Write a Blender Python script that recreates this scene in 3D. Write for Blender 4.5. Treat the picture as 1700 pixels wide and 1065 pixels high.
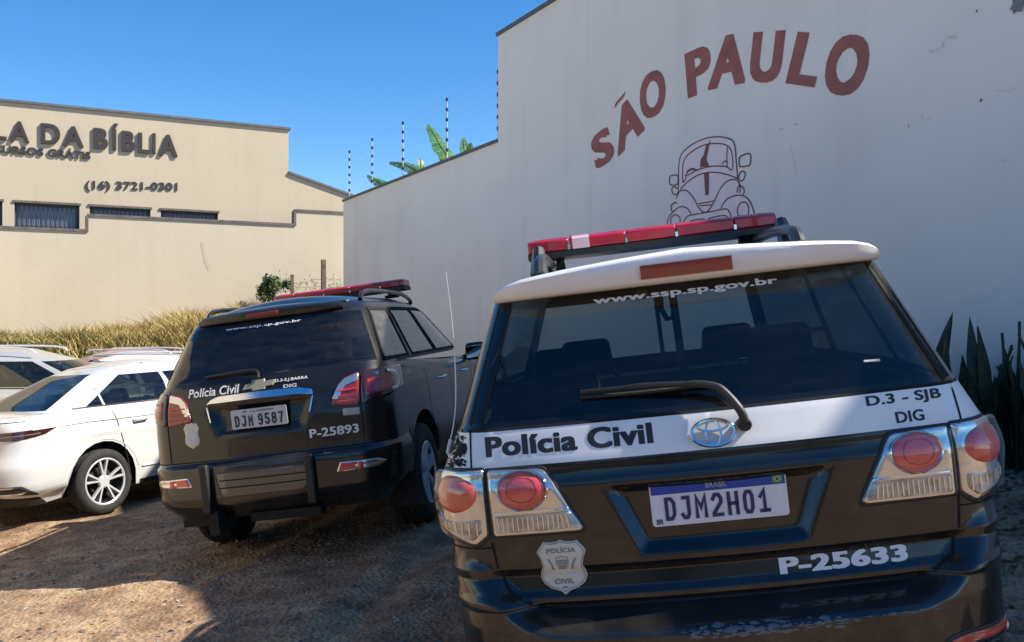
import bpy, bmesh, math, random
from mathutils import Vector, Matrix, noise
from mathutils.geometry import tessellate_polygon
R_ = math.radians
random.seed(7)
D = bpy.data
S = bpy.context.scene
for o in list(D.objects): D.objects.remove(o)
EYE = 1.55
# ------------------------------------------------------------------ camera
cam = D.objects.new('camera', D.cameras.new('camera')); S.collection.objects.link(cam)
cam.location = (0, 0, EYE); cam.rotation_euler = (R_(90), 0, 0)
cam.data.sensor_width = 36; cam.data.lens = 36 * 1500 / 1700; cam.data.clip_end = 900; cam.data.clip_start = .05
S.camera = cam
# ------------------------------------------------------------------ light
SUN_EL, SUN_AZ = 45.3, -2.0      # azimuth counter-clockwise from +x
sv = Vector((math.cos(R_(SUN_EL)) * math.cos(R_(SUN_AZ)), math.cos(R_(SUN_EL)) * math.sin(R_(SUN_AZ)), math.sin(R_(SUN_EL))))
sun = D.objects.new('sun', D.lights.new('sun', 'SUN')); S.collection.objects.link(sun)
sun.data.energy = 3.5; sun.data.angle = R_(.53); sun.data.color = (1, .92, .80)
sun.rotation_euler = sv.to_track_quat('Z', 'Y').to_euler(); sun.location = (20, 0, 20)
W = D.worlds.new('World'); S.world = W; W.use_nodes = True
wn = W.node_tree.nodes; wl = W.node_tree.links; wn.clear()
sky = wn.new('ShaderNodeTexSky'); sky.sky_type = 'NISHITA'; sky.sun_disc = False
sky.sun_elevation = R_(SUN_EL); sky.sun_rotation = R_(90 - SUN_AZ)
sky.air_density = 1.0; sky.dust_density = .15; sky.ozone_density = 2.5; sky.altitude = 900
bg = wn.new('ShaderNodeBackground'); bg.inputs[1].default_value = .083
wo = wn.new('ShaderNodeOutputWorld')
grade = wn.new('ShaderNodeMix'); grade.data_type = 'RGBA'; grade.blend_type = 'MULTIPLY'; grade.inputs[0].default_value = 1
grade.inputs[7].default_value = (.88, .87, .88, 1)      # deep dry-season blue
hs = wn.new('ShaderNodeHueSaturation'); hs.inputs['Saturation'].default_value = 1.34
wl.new(sky.outputs[0], grade.inputs[6]); wl.new(grade.outputs[2], hs.inputs['Color']); wl.new(hs.outputs[0], bg.inputs[0]); wl.new(bg.outputs[0], wo.inputs[0])
S.view_settings.view_transform = 'Standard'; S.view_settings.look = 'None'
S.view_settings.exposure = 1.40; S.view_settings.gamma = 1
S.render.engine = 'CYCLES'
try:
    S.cycles.max_bounces = 8; S.cycles.transparent_max_bounces = 16
    S.cycles.caustics_reflective = False
except Exception: pass

# ------------------------------------------------------------------ materials
MATS = {}
def mat(name, col, rough=.6, metal=0, coat=0, spec=.5, var=0, vscale=8, bump=0, bscale=60, col2=None, coord='Object', stretch=None, detail=5, emis=0):
    if name in MATS: return MATS[name]
    m = D.materials.new(name); m.use_nodes = True; nt = m.node_tree; b = nt.nodes['Principled BSDF']
    b.inputs['Base Color'].default_value = (*col, 1); b.inputs['Roughness'].default_value = rough
    b.inputs['Metallic'].default_value = metal; b.inputs['Coat Weight'].default_value = coat
    b.inputs['Coat Roughness'].default_value = .04
    b.inputs['Specular IOR Level'].default_value = spec
    if var or bump or col2:
        tc = nt.nodes.new('ShaderNodeTexCoord'); src = tc.outputs[coord]
        if stretch:
            mp = nt.nodes.new('ShaderNodeMapping'); mp.inputs['Scale'].default_value = stretch
            nt.links.new(src, mp.inputs[0]); src = mp.outputs[0]
    if var or col2:
        n = nt.nodes.new('ShaderNodeTexNoise'); n.inputs['Scale'].default_value = vscale; n.inputs['Detail'].default_value = detail
        nt.links.new(src, n.inputs[0])
        mx = nt.nodes.new('ShaderNodeMix'); mx.data_type = 'RGBA'
        c2 = col2 or tuple(c * (1 - var) for c in col)
        mx.inputs[6].default_value = (*col, 1); mx.inputs[7].default_value = (*c2, 1)
        mr = nt.nodes.new('ShaderNodeMapRange'); mr.inputs[1].default_value = .38; mr.inputs[2].default_value = .66
        nt.links.new(n.outputs[0], mr.inputs[0]); nt.links.new(mr.outputs[0], mx.inputs[0])
        nt.links.new(mx.outputs[2], b.inputs['Base Color'])
    if bump:
        n2 = nt.nodes.new('ShaderNodeTexNoise'); n2.inputs['Scale'].default_value = bscale; n2.inputs['Detail'].default_value = 6
        nt.links.new(src, n2.inputs[0]); bp = nt.nodes.new('ShaderNodeBump'); bp.inputs['Strength'].default_value = bump
        bp.inputs['Distance'].default_value = .02
        nt.links.new(n2.outputs[0], bp.inputs['Height']); nt.links.new(bp.outputs[0], b.inputs['Normal'])
    if emis:
        b.inputs['Emission Color'].default_value = (*col, 1); b.inputs['Emission Strength'].default_value = emis
    MATS[name] = m
    return m

def glass_mat(name, tint, f0=.045, gcol=(1, 1, 1), rough=.01, streak=0):
    if name in MATS: return MATS[name]
    m = D.materials.new(name); m.use_nodes = True; nt = m.node_tree; nt.nodes.clear()
    N = nt.nodes.new; L = nt.links.new
    out = N('ShaderNodeOutputMaterial'); tr = N('ShaderNodeBsdfTransparent'); gl = N('ShaderNodeBsdfGlossy')
    tr.inputs[0].default_value = (*tint, 1); gl.inputs[0].default_value = (*gcol, 1); gl.inputs['Roughness'].default_value = rough
    geo = N('ShaderNodeNewGeometry'); dot = N('ShaderNodeVectorMath'); dot.operation = 'DOT_PRODUCT'
    L(geo.outputs['Normal'], dot.inputs[0]); L(geo.outputs['Incoming'], dot.inputs[1])
    ab = N('ShaderNodeMath'); ab.operation = 'ABSOLUTE'; L(dot.outputs['Value'], ab.inputs[0])
    su = N('ShaderNodeMath'); su.operation = 'SUBTRACT'; su.inputs[0].default_value = 1; L(ab.outputs[0], su.inputs[1])
    pw = N('ShaderNodeMath'); pw.operation = 'POWER'; pw.inputs[1].default_value = 5; L(su.outputs[0], pw.inputs[0])
    ma = N('ShaderNodeMath'); ma.operation = 'MULTIPLY_ADD'; ma.inputs[1].default_value = 1 - f0; ma.inputs[2].default_value = f0
    L(pw.outputs[0], ma.inputs[0]); mx = N('ShaderNodeMixShader')
    L(ma.outputs[0], mx.inputs[0]); L(tr.outputs[0], mx.inputs[1]); L(gl.outputs[0], mx.inputs[2])
    last = mx.outputs[0]
    if streak:   # thin film of dust on the pane
        df = N('ShaderNodeBsdfDiffuse'); df.inputs[0].default_value = (.55, .5, .42, 1)
        tc = N('ShaderNodeTexCoord'); mp = N('ShaderNodeMapping'); mp.inputs['Scale'].default_value = (2, 2, 9)
        nz = N('ShaderNodeTexNoise'); nz.inputs['Scale'].default_value = 3; nz.inputs['Detail'].default_value = 8
        L(tc.outputs['Object'], mp.inputs[0]); L(mp.outputs[0], nz.inputs[0])
        mr = N('ShaderNodeMapRange'); mr.inputs[1].default_value = .4; mr.inputs[2].default_value = .8
        mr.inputs[3].default_value = streak * .3; mr.inputs[4].default_value = streak
        L(nz.outputs[0], mr.inputs[0]); m2 = N('ShaderNodeMixShader'); L(mr.outputs[0], m2.inputs[0]); L(last, m2.inputs[1]); L(df.outputs[0], m2.inputs[2]); last = m2.outputs[0]
    L(last, out.inputs[0]); MATS[name] = m
    return m

M = dict(
 black=mat('black_paint', (.006, .006, .007), .20, coat=.62, spec=.35, var=.0, col2=(.012, .011, .010), vscale=5, bump=.004, bscale=7),
 black2=mat('dusty_black_paint', (.008, .008, .009), .30, coat=.5, spec=.35, col2=(.016, .014, .013), vscale=4, bump=.01, bscale=9),
 white=mat('white_vinyl', (.83, .82, .79), .35, coat=.5, var=.06, vscale=5),
 wpaint=mat('white_car_paint', (.58, .59, .59), .25, coat=1),
 rubber=mat('tyre_rubber', (.028, .027, .026), .85, var=.4, vscale=20, bump=.2, bscale=90),
 trim=mat('black_plastic', (.014, .014, .015), .55),
 gap=mat('dark_gap', (.004, .004, .004), .9),
 under=mat('underbody', (.02, .018, .016), .9, var=.5, vscale=6),
 chrome=mat('chrome', (.75, .77, .8), .12, metal=1),
 alloy=mat('alloy_wheel', (.78, .78, .80), .3, metal=.45, coat=.5),
 dalloy=mat('dark_alloy', (.05, .05, .055), .4, metal=.6),
 lampsilver=mat('lamp_reflector', (.72, .71, .69), .16, metal=.85, coat=1, bump=.07, bscale=26),
 lampflute=mat('lamp_fluted_lens', (.70, .66, .58), .25, metal=.3, coat=1, col2=(.30, .27, .23), vscale=18, bump=.2, bscale=38, stretch=(1, 1, 2.0)),
glasss=glass_mat('side_glass_dark', (.10, .10, .10), .30, streak=.16),
 m_smoke=mat('smoke_lens', (.16, .11, .11), .2, coat=1),
 dred2=mat('deep_red_lens', (.34, .025, .025), .15, coat=1, col2=(.16, .012, .015), vscale=16),
 lampdark=mat('smoked_lamp', (.04, .012, .012), .12, coat=1),
 red=mat('red_lens', (.85, .085, .08), .16, coat=1, col2=(.66, .04, .04), vscale=9, bump=.15, bscale=120),
 dred=mat('dark_red_lens', (.26, .022, .02), .2, coat=1),
 barred=mat('red_lightbar_lens', (.46, .012, .025), .2, coat=.45, col2=(.30, .008, .02), vscale=9),
 sunlit_red=mat('sunlit_red_lens', (.72, .10, .05), .2, coat=1),  # red lens with the orange of sun shining through put into its colour
 textb=mat('black_lettering', (.02, .02, .022), .5),
 textw=mat('white_lettering', (.78, .78, .76), .5),
 plate=mat('plate_white', (.72, .72, .72), .4, var=.08, vscale=30),
 plateb=mat('plate_blue', (.01, .05, .33), .35),
 platet=mat('plate_navy_text', (.02, .02, .10), .4),
 green=mat('flag_green', (.05, .30, .10), .4),
 badge=mat('badge_cream', (.66, .62, .50), .45, var=.12, vscale=30),
 badgel=mat('badge_pale_blue', (.55, .60, .62), .45),
 badgeg=mat('badge_grey', (.24, .23, .19), .5),
 seat=mat('seat_fabric', (.028, .030, .036), .85, var=.3),
 dash=mat('dashboard_plastic', (.03, .032, .035), .7),
 head=mat('headliner_grey', (.20, .20, .19), .9),
 glass=glass_mat('rear_glass_tinted', (.37, .43, .45), .05, streak=.010),
 glassd=glass_mat('dark_tinted_glass', (.14, .11, .11), .06, streak=.03),
 glassc=glass_mat('clear_windscreen', (.72, .80, .78), .05),
 glassm=glass_mat('green_tinted_glass', (.22, .28, .27), .08, streak=.02),
 mirror=mat('mirror_glass', (.8, .8, .8), .03, metal=1),
)

# ------------------------------------------------------------------ object helpers
def mesh_obj(name, verts, faces, m, parent=None, smooth=True, ang=35, normals=None):
    me = D.meshes.new(name); me.from_pydata([tuple(v) for v in verts], [], faces); me.update()
    if m: me.materials.append(m)
    if smooth and len(faces):
        me.polygons.foreach_set('use_smooth', [True] * len(me.polygons))
        if normals is None: me.set_sharp_from_angle(angle=R_(ang))
        else: me.normals_split_custom_set_from_vertices([tuple(n) for n in normals])
    o = D.objects.new(name, me); S.collection.objects.link(o)
    if parent: o.parent = parent
    return o

def thing(name, label, cat, mw=None, group=None):
    o = D.objects.new(name, None); S.collection.objects.link(o); o.empty_display_size = .2
    if mw is not None: o.matrix_world = mw if isinstance(mw, Matrix) else Matrix.Translation(mw)
    o['label'] = label; o['category'] = cat
    if group: o['group'] = group
    return o
def tag(o, label, cat, group=None):
    o['label'] = label; o['category'] = cat
    if group: o['group'] = group
    return o
def struct(o, kind='structure'): o['kind'] = kind; return o

class MB:
    def __init__(s): s.v = []; s.f = []
    def add(s, vs, fs):
        k = len(s.v); s.v += [Vector(v) for v in vs]; s.f += [tuple(i + k for i in f) for f in fs]; return s
    def box(s, c, d, rot=None, taper=1):
        x, y, z = [q / 2 for q in d]
        vs = [Vector((i * x * (taper if k > 0 else 1), j * y * (taper if k > 0 else 1), k * z)) for i in (-1, 1) for j in (-1, 1) for k in (-1, 1)]
        if rot: vs = [rot @ v for v in vs]
        return s.add([v + Vector(c) for v in vs], [(0, 1, 3, 2), (4, 6, 7, 5), (0, 4, 5, 1), (2, 3, 7, 6), (0, 2, 6, 4), (1, 5, 7, 3)])
    def tube(s, pts, r, n=8, caps=True):
        pts = [Vector(p) for p in pts]; rings = []
        rr = r if isinstance(r, (list, tuple)) else [r] * len(pts)
        up = None
        for i, p in enumerate(pts):
            t = (pts[min(i + 1, len(pts) - 1)] - pts[max(i - 1, 0)]).normalized()
            if up is None: up = t.orthogonal().normalized()
            a = (up - t * up.dot(t))
            a = a.normalized() if a.length > 1e-4 else t.orthogonal().normalized()
            up = a; b = t.cross(a)
            rings.append([p + (a * math.cos(2 * math.pi * k / n) + b * math.sin(2 * math.pi * k / n)) * rr[i] for k in range(n)])
        vs = [v for q in rings for v in q]; fs = []
        for i in range(len(pts) - 1):
            for k in range(n): fs.append((i * n + k, i * n + (k + 1) % n, (i + 1) * n + (k + 1) % n, (i + 1) * n + k))
        if caps: fs.append(tuple(range(n))[::-1]); fs.append(tuple((len(pts) - 1) * n + k for k in range(n)))
        return s.add(vs, fs)
    def lathe(s, prof, c, axis='x', n=40, mat_=None):   # prof: (r, h) along axis
        vs = []; fs = []
        for k in range(n):
            a = 2 * math.pi * k / n; ca, sa = math.cos(a), math.sin(a)
            for r, h in prof:
                p = (h, r * ca, r * sa) if axis == 'x' else ((r * ca, r * sa, h) if axis == 'z' else (r * ca, h, r * sa))
                vs.append(Vector(p) + Vector(c))
        q = len(prof)
        for k in range(n):
            for i in range(q - 1): fs.append((k * q + i, k * q + i + 1, ((k + 1) % n) * q + i + 1, ((k + 1) % n) * q + i))
        return s.add(vs, fs)
    def obj(s, name, m, parent=None, smooth=True, ang=35): return mesh_obj(name, s.v, s.f, m, parent, smooth, ang)

def bevel(o, w=.005, seg=2):
    md = o.modifiers.new('bevel', 'BEVEL'); md.width = w; md.segments = seg; md.limit_method = 'ANGLE'; return o

def glyphs(txt, bold=0, extrude=0, size=1):
    """outline text as vertices and faces; bold by overlaying shifted copies, each a hair further out (z)"""
    c = D.curves.new('t', 'FONT'); c.body = txt; c.size = size; c.offset = min(bold, .012); c.extrude = extrude; c.resolution_u = 4; c.space_character = 1 + bold * 1.1
    o = D.objects.new('t', c); S.collection.objects.link(o)
    bpy.context.view_layer.update()
    dg = bpy.context.evaluated_depsgraph_get()
    me = D.meshes.new_from_object(o.evaluated_get(dg))
    v0 = [v.co.copy() for v in me.vertices]; f0 = [tuple(p.vertices) for p in me.polygons]
    D.objects.remove(o); D.curves.remove(c); D.meshes.remove(me)
    b = max(0, bold - .012); sh = [(0, 0)] if b <= 0 else [(-b, -b * .5), (b, -b * .5), (-b, b * .5), (b, b * .5), (0, 0)]
    vs = []; fs = []
    for k, (dx, dy) in enumerate(sh):
        n = len(vs); vs += [v + Vector((dx, dy, k * (.00007 if not extrude else .006))) for v in v0]; fs += [tuple(i + n for i in f) for f in f0]
    return vs, fs
# straight stroke alphabet for licence plates, unit box
PG = {'D': [[(.1, 0), (.1, 1), (.62, 1), (.92, .78), (.92, .22), (.62, 0), (.1, 0)]], 'J': [[(.3, 1), (.86, 1), (.86, .18), (.66, 0), (.3, 0), (.1, .16)]],
      'M': [[(.08, 0), (.08, 1), (.5, .42), (.92, 1), (.92, 0)]], '2': [[(.1, .8), (.3, 1), (.7, 1), (.9, .82), (.9, .62), (.1, .08), (.1, 0), (.92, 0)]],
      'H': [[(.1, 0), (.1, 1)], [(.1, .5), (.9, .5)], [(.9, 0), (.9, 1)]], '0': [[(.3, 0), (.1, .2), (.1, .8), (.3, 1), (.7, 1), (.9, .8), (.9, .2), (.7, 0), (.3, 0)]],
      '1': [[(.12, .72), (.52, 1), (.52, 0)], [(.12, 0), (.92, 0)]], '9': [[(.1, .08), (.3, 0), (.66, 0), (.9, .25), (.9, .8), (.7, 1), (.3, 1), (.1, .82), (.1, .62), (.3, .45), (.9, .45)]],
      '5': [[(.88, 1), (.14, 1), (.14, .56), (.66, .56), (.9, .4), (.9, .18), (.7, 0), (.28, 0), (.08, .14)]], '8': [[(.3, .53), (.12, .68), (.12, .86), (.3, 1), (.7, 1), (.88, .86), (.88, .68), (.7, .53), (.3, .53), (.08, .36), (.08, .16), (.3, 0), (.7, 0), (.92, .16), (.92, .36), (.7, .53)]],
      '7': [[(.08, 1), (.92, 1), (.4, 0)]]}
def plate_glyph(ch, x0, x1, z0, z1, w):
    vs = []; fs = []
    x0 += w / 2; x1 -= w / 2; z0 += w / 2; z1 -= w / 2
    for ln in PG[ch]:
        P = [Vector((x0 + a * (x1 - x0), z0 + b * (z1 - z0))) for a, b in ln]; closed = ln[0] == ln[-1]; n = len(P); k0 = len(vs)
        for i, p in enumerate(P):
            a = (P[i] - P[i - 1]).normalized() if i > 0 else ((P[0] - P[-2]).normalized() if closed else None)
            b = (P[i + 1] - P[i]).normalized() if i < n - 1 else ((P[1] - P[0]).normalized() if closed else None)
            if a is None: a = b; p = p - b * w * .5
            elif b is None: b = a; p = p + a * w * .5
            t = (a + b); t = t.normalized() if t.length > .2 else a
            nn = Vector((-t.y, t.x)); na = Vector((-a.y, a.x)); q = w / 2 / max(.45, nn.dot(na)); vs += [p + nn * q, p - nn * q]
        fs += [(k0 + 2 * i, k0 + 2 * i + 1, k0 + 2 * i + 3, k0 + 2 * i + 2) for i in range(n - 1)]
    return vs, fs
def bbox(vs):
    return min(v.x for v in vs), max(v.x for v in vs), min(v.y for v in vs), max(v.y for v in vs)

def sm(t): t = max(0., min(1., t)); return t * t * (3 - 2 * t)
def tab(T):
    def f(z):
        if z <= T[0][0]: return T[0][1]
        for i in range(len(T) - 1):
            if z <= T[i + 1][0]:
                a, b = T[i], T[i + 1]; return a[1] + (b[1] - a[1]) * (z - a[0]) / max(1e-9, b[0] - a[0])
        return T[-1][1]
    return f

def roundpoly(cs, r=.02, n=5, step=.03):
    """closed outline with rounded corners; r scalar or per corner"""
    k = len(cs); rs = r if isinstance(r, (list, tuple)) else [r] * k; out = []
    for i in range(k):
        p0, p1, p2 = Vector(cs[i - 1]), Vector(cs[i]), Vector(cs[(i + 1) % k])
        a = (p0 - p1); b = (p2 - p1); la, lb = a.length, b.length; a /= la; b /= lb
        rr = min(rs[i], la * .48, lb * .48)
        A = p1 + a * rr; B = p1 + b * rr
        if out and step:
            q = out[-1]; d = (A - q).length; m = int(d / step)
            for j in range(1, m + 1): out.append(q.lerp(A, j / (m + 1)))
        for j in range(n + 1):
            t = j / n; out.append(A * (1 - t) ** 2 + p1 * 2 * t * (1 - t) + B * t * t)
    if step:
        q = out[-1]; A = out[0]; m = int((A - q).length / step)
        for j in range(1, m + 1): out.append(q.lerp(A, j / (m + 1)))
    res = []
    for p in out:
        if not res or (p - res[-1]).length > 1e-5: res.append(p)
    return res
def ellipse(c, rx, rz, n=28): return [Vector((c[0] + rx * math.cos(2 * math.pi * k / n), c[1] + rz * math.sin(2 * math.pi * k / n))) for k in range(n)]

# ------------------------------------------------------------------ car shape
class Car:
    """Body given by horizontal slices: rear line, rounded corner, side, front. x right, y forward from the rear bumper, z up."""
    def __init__(s, root, lo, gh, belt, rc, bow, zb0, sill, arches, extra=None, tf=.14, rcf=.35, nrear=10, rows=None, ghrows=None, ghfr=None, L=4.7, crown=.06, step=.12):
        s.root = root; s.lo = {k: tab(v) for k, v in lo.items()}; s.gh = {k: tab(v) for k, v in gh.items()}
        s.belt = belt; s.rc = rc; s.bow = bow; s.zb0 = zb0; s.sill = sill; s.arches = arches; s.extra = extra; s.tf = tf; s.rcf = rcf
        s.nrear = nrear; s.rows = rows; s.ghrows = ghrows; s.ghfr = ghfr; s.L = L; s.crown = crown; s.step = step
    def corner(s, T, z):
        w = T['wr'](z); a = w - s.rc; return w, a, T['yr'](z) + s.bow * a * a + s.rc
    def hw(s, T, y, z):
        w, a, yc = s.corner(T, z); yf = T['yf'](z)
        return w + (T['wm'](z) - w) * sm((y - yc) / .9) - s.tf * max(0, (y - (yf - 1.1)) / 1.1) ** 2 * (1 if y > yf - 1.1 else 0)
    def P(s, sc, z, T=None):
        """s coordinate along the slice from the rear centre -> point"""
        if T is None: T = s.lo if z < s.belt0 else s.gh
        sg = -1 if sc < 0 else 1; q = abs(sc); w, a, yc = s.corner(T, z); yr = T['yr'](z)
        if q <= a: x = q; y = yr + s.bow * q * q; n = (2 * s.bow * q, -1)
        elif q <= a + s.rc * math.pi / 2:
            th = (q - a) / s.rc; x = a + s.rc * math.sin(th); y = yr + s.bow * a * a + s.rc * (1 - math.cos(th)); n = (math.sin(th), -math.cos(th))
        else: y = yc + q - a - s.rc * math.pi / 2; x = s.hw(T, y, z); n = (1, 0)
        if s.extra and T is s.lo:
            e = s.extra(q, z); l = math.hypot(*n); x += n[0] / l * e; y += n[1] / l * e
        return Vector((x * sg, y, z))
    @property
    def belt0(s): return s.belt(0)
    def sx(s, x, z, T=None):
        if T is None: T = s.lo if z < s.belt0 else s.gh
        q = abs(x); w, a, yc = s.corner(T, z)
        if q > a: q = a + s.rc * math.asin(min(1, (q - a) / s.rc))
        return math.copysign(q, x)
    def Q(s, x, z, off=0, T=None):
        """rear surface point by (x, z), pushed out by off"""
        sc = s.sx(x, z, T); return s.Ps(sc, z, off, T)
    def Ps(s, sc, z, off=0, T=None):
        p = s.P(sc, z, T)
        if off:
            e = .006; du = s.P(sc + e, z, T) - s.P(sc - e, z, T)
            zz = z; T2 = T or (s.lo if z < s.belt0 else s.gh)
            dv = s.P(sc, zz + e, T2) - s.P(sc, zz - e, T2); n = du.cross(dv).normalized(); p = p + n * off
        return p
    def side(s, y, z, off=0, T=None):
        if T is None: T = s.lo if z < s.belt0 else s.gh
        x = s.hw(T, y, z); e = .01; dv = Vector((s.hw(T, y, z + e) - s.hw(T, y, z - e), 0, 2 * e)); du = Vector((s.hw(T, y + e, z) - s.hw(T, y - e, z), 2 * e, 0))
        n = du.cross(dv).normalized(); return Vector((x, y, z)) + n * off
    def zb(s, y):
        z = s.sill
        for (ya, r, rz) in s.arches:
            d = (y - ya) / r
            if abs(d) < 1: z = max(z, s.sill + (rz - s.sill) * math.sqrt(max(0, 1 - d * d)) ** .85)
        return z
    # one half outline
    def cols(s, T, kind):
        C = []      # list of functions z->(x,y) with bottom height
        nr = s.nrear
        for i in range(nr + 1):
            f = i / nr
            C.append((lambda z, f=f: s.P(f * (s.corner(T, z)[1]), z, T), s.zb0, 'r'))
        for j in range(1, s.nco + 1):
            C.append((lambda z, j=j: s.P(s.corner(T, z)[1] + s.rc * math.pi / 2 * j / s.nco, z, T), s.zb0, 'r'))
        if kind == 'lo':
            ys = []; y = s.corner(T, s.zb0)[2] + .06
            Y1 = T['yf'](s.zb0) - s.rcf - .05
            base = set()
            for ya, r, rz in s.arches:
                for k in range(13): base.add(round(ya - r * math.cos(math.pi * k / 12), 4))
                base.add(round(ya - r - .015, 4)); base.add(round(ya + r + .015, 4))
            k = y
            while k < Y1:
                if all(abs(k - ya) > r + .05 for ya, r, rz in s.arches): base.add(round(k, 4))
                k += .15
            ys = sorted(b for b in base if y <= b <= Y1)
            for yy in ys:
                def f(z, yy=yy):
                    yc = s.corner(T, z)[2]; y2 = max(yy, yc + .001)
                    x = s.hw(T, y2, z)
                    if s.extra:
                        w, a, yc = s.corner(T, z); x += s.extra(a + s.rc * math.pi / 2 + y2 - yc, z)
                    return Vector((x, y2, z))
                C.append((f, s.zb(yy), 's%.3f' % yy))
        else:
            for g in s.ghfr:
                def f(z, g=g):
                    yc = s.corner(T, z)[2]; y1 = T['yf'](z) - s.rcf * .45; y = yc + (y1 - yc) * g
                    return Vector((s.hw(T, y, z), y, z))
                C.append((f, 0, 'g%.3f' % g))
        rcf = s.rcf if kind == 'lo' else s.rcf * .45
        for j in range(0 if kind == 'lo' else 1, 6):
            def f(z, j=j):
                yf = T['yf'](z); w = s.hw(T, yf - rcf, z); th = math.pi / 2 * j / 5
                return Vector((w - rcf + rcf * math.cos(th), yf - rcf + rcf * math.sin(th), z))
            C.append((f, s.zb0, 'f'))
        for i in range(1, 6):
            def f(z, i=i):
                yf = T['yf'](z); w = s.hw(T, yf - rcf, z) - rcf; t = 1 - i / 5
                return Vector((w * t, yf + .08 * (1 - t * t) * (1 if kind == 'lo' else 1.2), z))
            C.append((f, s.zb0, 'f'))
        return C
    def grid(s, kind):
        T = s.lo if kind == 'lo' else s.gh; C = s.cols(T, kind); rows = s.rows if kind == 'lo' else s.ghrows
        G = []
        for k, Z in enumerate(rows):
            r = []
            for f, zb, tg in C:
                if kind == 'lo':
                    y0 = f(Z).y; zt = s.belt(y0)
                    if tg[0] == 'r': z = Z if abs(zt - rows[-1]) < 1e-6 or True else Z
                    else: z = zb + (Z - rows[0]) / (rows[-1] - rows[0]) * (zt - zb)
                    if tg[0] == 'r': z = rows[0] + (Z - rows[0]) / (rows[-1] - rows[0]) * (s.belt(0) - rows[0])
                    r.append(f(z))
                else: r.append(f(Z))
            G.append(r)
        return G, C
    def cap(s, row, crown, drop=None, nx=3):
        """close an outline (right half row from rear centre to front centre) with a crowned surface"""
        nr = s.nrear + s.nco; nf = 5 + (5 if True else 0)
        return None
    def build(s, classify, mats, names, cut_gh=None, glassmats=None):
        """classify(kind,row,col,center)->class name ; mats[class] ; makes one object per class"""
        V = []; Fc = []
        for kind in ('lo', 'gh'):
            G, C = s.grid(kind); nr_, nc = len(G), len(G[0])
            for sg in (1, -1):
                k0 = len(V)
                for r in G: V += [Vector((p.x * sg, p.y, p.z)) for p in r]
                for i in range(nr_ - 1):
                    for j in range(nc - 1):
                        q = (k0 + i * nc + j, k0 + i * nc + j + 1, k0 + (i + 1) * nc + j + 1, k0 + (i + 1) * nc + j)
                        if sg < 0: q = q[::-1]
                        ctr = (G[i][j] + G[i + 1][j + 1] + G[i][j + 1] + G[i + 1][j]) / 4
                        Fc.append((q, classify(kind, i, j, C[j][2], ctr, sg)))
            # caps
            top = G[-1]; half = [(p.x, p.y, p.z) for p in top]
            ys = len(top); nx = 7
            rear_n = s.nrear + s.nco; front_n = 10 if kind == 'lo' else 10
            side = top[rear_n: ys - 10]
            # strips across: for each side column a straight crowned line
            def crownz(x, w, zc, y): return zc + (s.crown if kind == 'gh' else .035) * (1 - min(1, abs(x) / max(w, 1e-3)) ** 2)
            k0 = len(V); strips = []
            ring = list(range(ys))
            # rear area: project outline inward to a line at side[0]
            def strip(p):
                k = len(V)
                for t in range(-nx, nx + 1):
                    f = t / nx; f = math.copysign(abs(f) ** .8, f); x = p.x * f; V.append(Vector((x, p.y, crownz(x, p.x, p.z, p.y))))
                return k
            ks = [strip(p) for p in side]
            for a, b in zip(ks, ks[1:]):
                for t in range(2 * nx):
                    q = (a + t, a + t + 1, b + t + 1, b + t); c = sum((V[i] for i in q), Vector()) / 4
                    Fc.append((q, classify(kind + 'cap', 0, t, 'c', c, 1)))
            for end, seg, flip in ((ks[0], top[:rear_n + 1], False), (ks[-1], top[ys - 11:][::-1], True)):
                # resample the end outline on the same x fractions
                full = [Vector((-p.x, p.y, p.z)) for p in seg[::-1]] + [p.copy() for p in seg[1:]]
                ln = [0]
                for a, b in zip(full, full[1:]): ln.append(ln[-1] + (b - a).length)
                ref = [V[end + t] for t in range(2 * nx + 1)]
                def at(x):
                    for a, b in zip(full, full[1:]):
                        if a.x <= x <= b.x + 1e-9 and b.x - a.x > 1e-9: return a.lerp(b, (x - a.x) / (b.x - a.x))
                    return (full[0] if x < 0 else full[-1]).copy()
                nstep = 4; prev = end
                for st in range(1, nstep + 1):
                    f = st / nstep; k = len(V)
                    for t in range(2 * nx + 1):
                        e = at(ref[t].x * .999); r0 = ref[t]; p = r0.lerp(e, f); z = r0.z + (e.z - r0.z) * f ** 2.2; V.append(Vector((p.x, p.y, z)))
                    for t in range(2 * nx):
                        q = (prev + t, k + t, k + t + 1, prev + t + 1) if not flip else (prev + t, prev + t + 1, k + t + 1, k + t)
                        c = sum((V[i] for i in q), Vector()) / 4
                        Fc.append((q, classify(kind + 'cap', st, t, 'c', c, 1)))
                    prev = k
        # merge doubles for normals
        key = {}; remap = []; NV = []
        for v in V:
            k = (round(v.x, 4), round(v.y, 4), round(v.z, 4))
            if k not in key: key[k] = len(NV); NV.append(v)
            remap.append(key[k])
        out = {}
        allf = []
        for q, c in Fc:
            q = [remap[i] for i in q]; qq = []
            for i in q:
                if i not in qq: qq.append(i)
            if len(qq) >= 3 and c != 'drop': allf.append((tuple(qq), c))
        me = D.meshes.new('tmp'); me.from_pydata([tuple(v) for v in NV], [], [f for f, c in allf]); me.update()
        nrm = [n.vector.copy() for n in me.vertex_normals]; D.meshes.remove(me)
        for f, c in allf: out.setdefault(c, []).append(f)
        objs = {}
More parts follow.
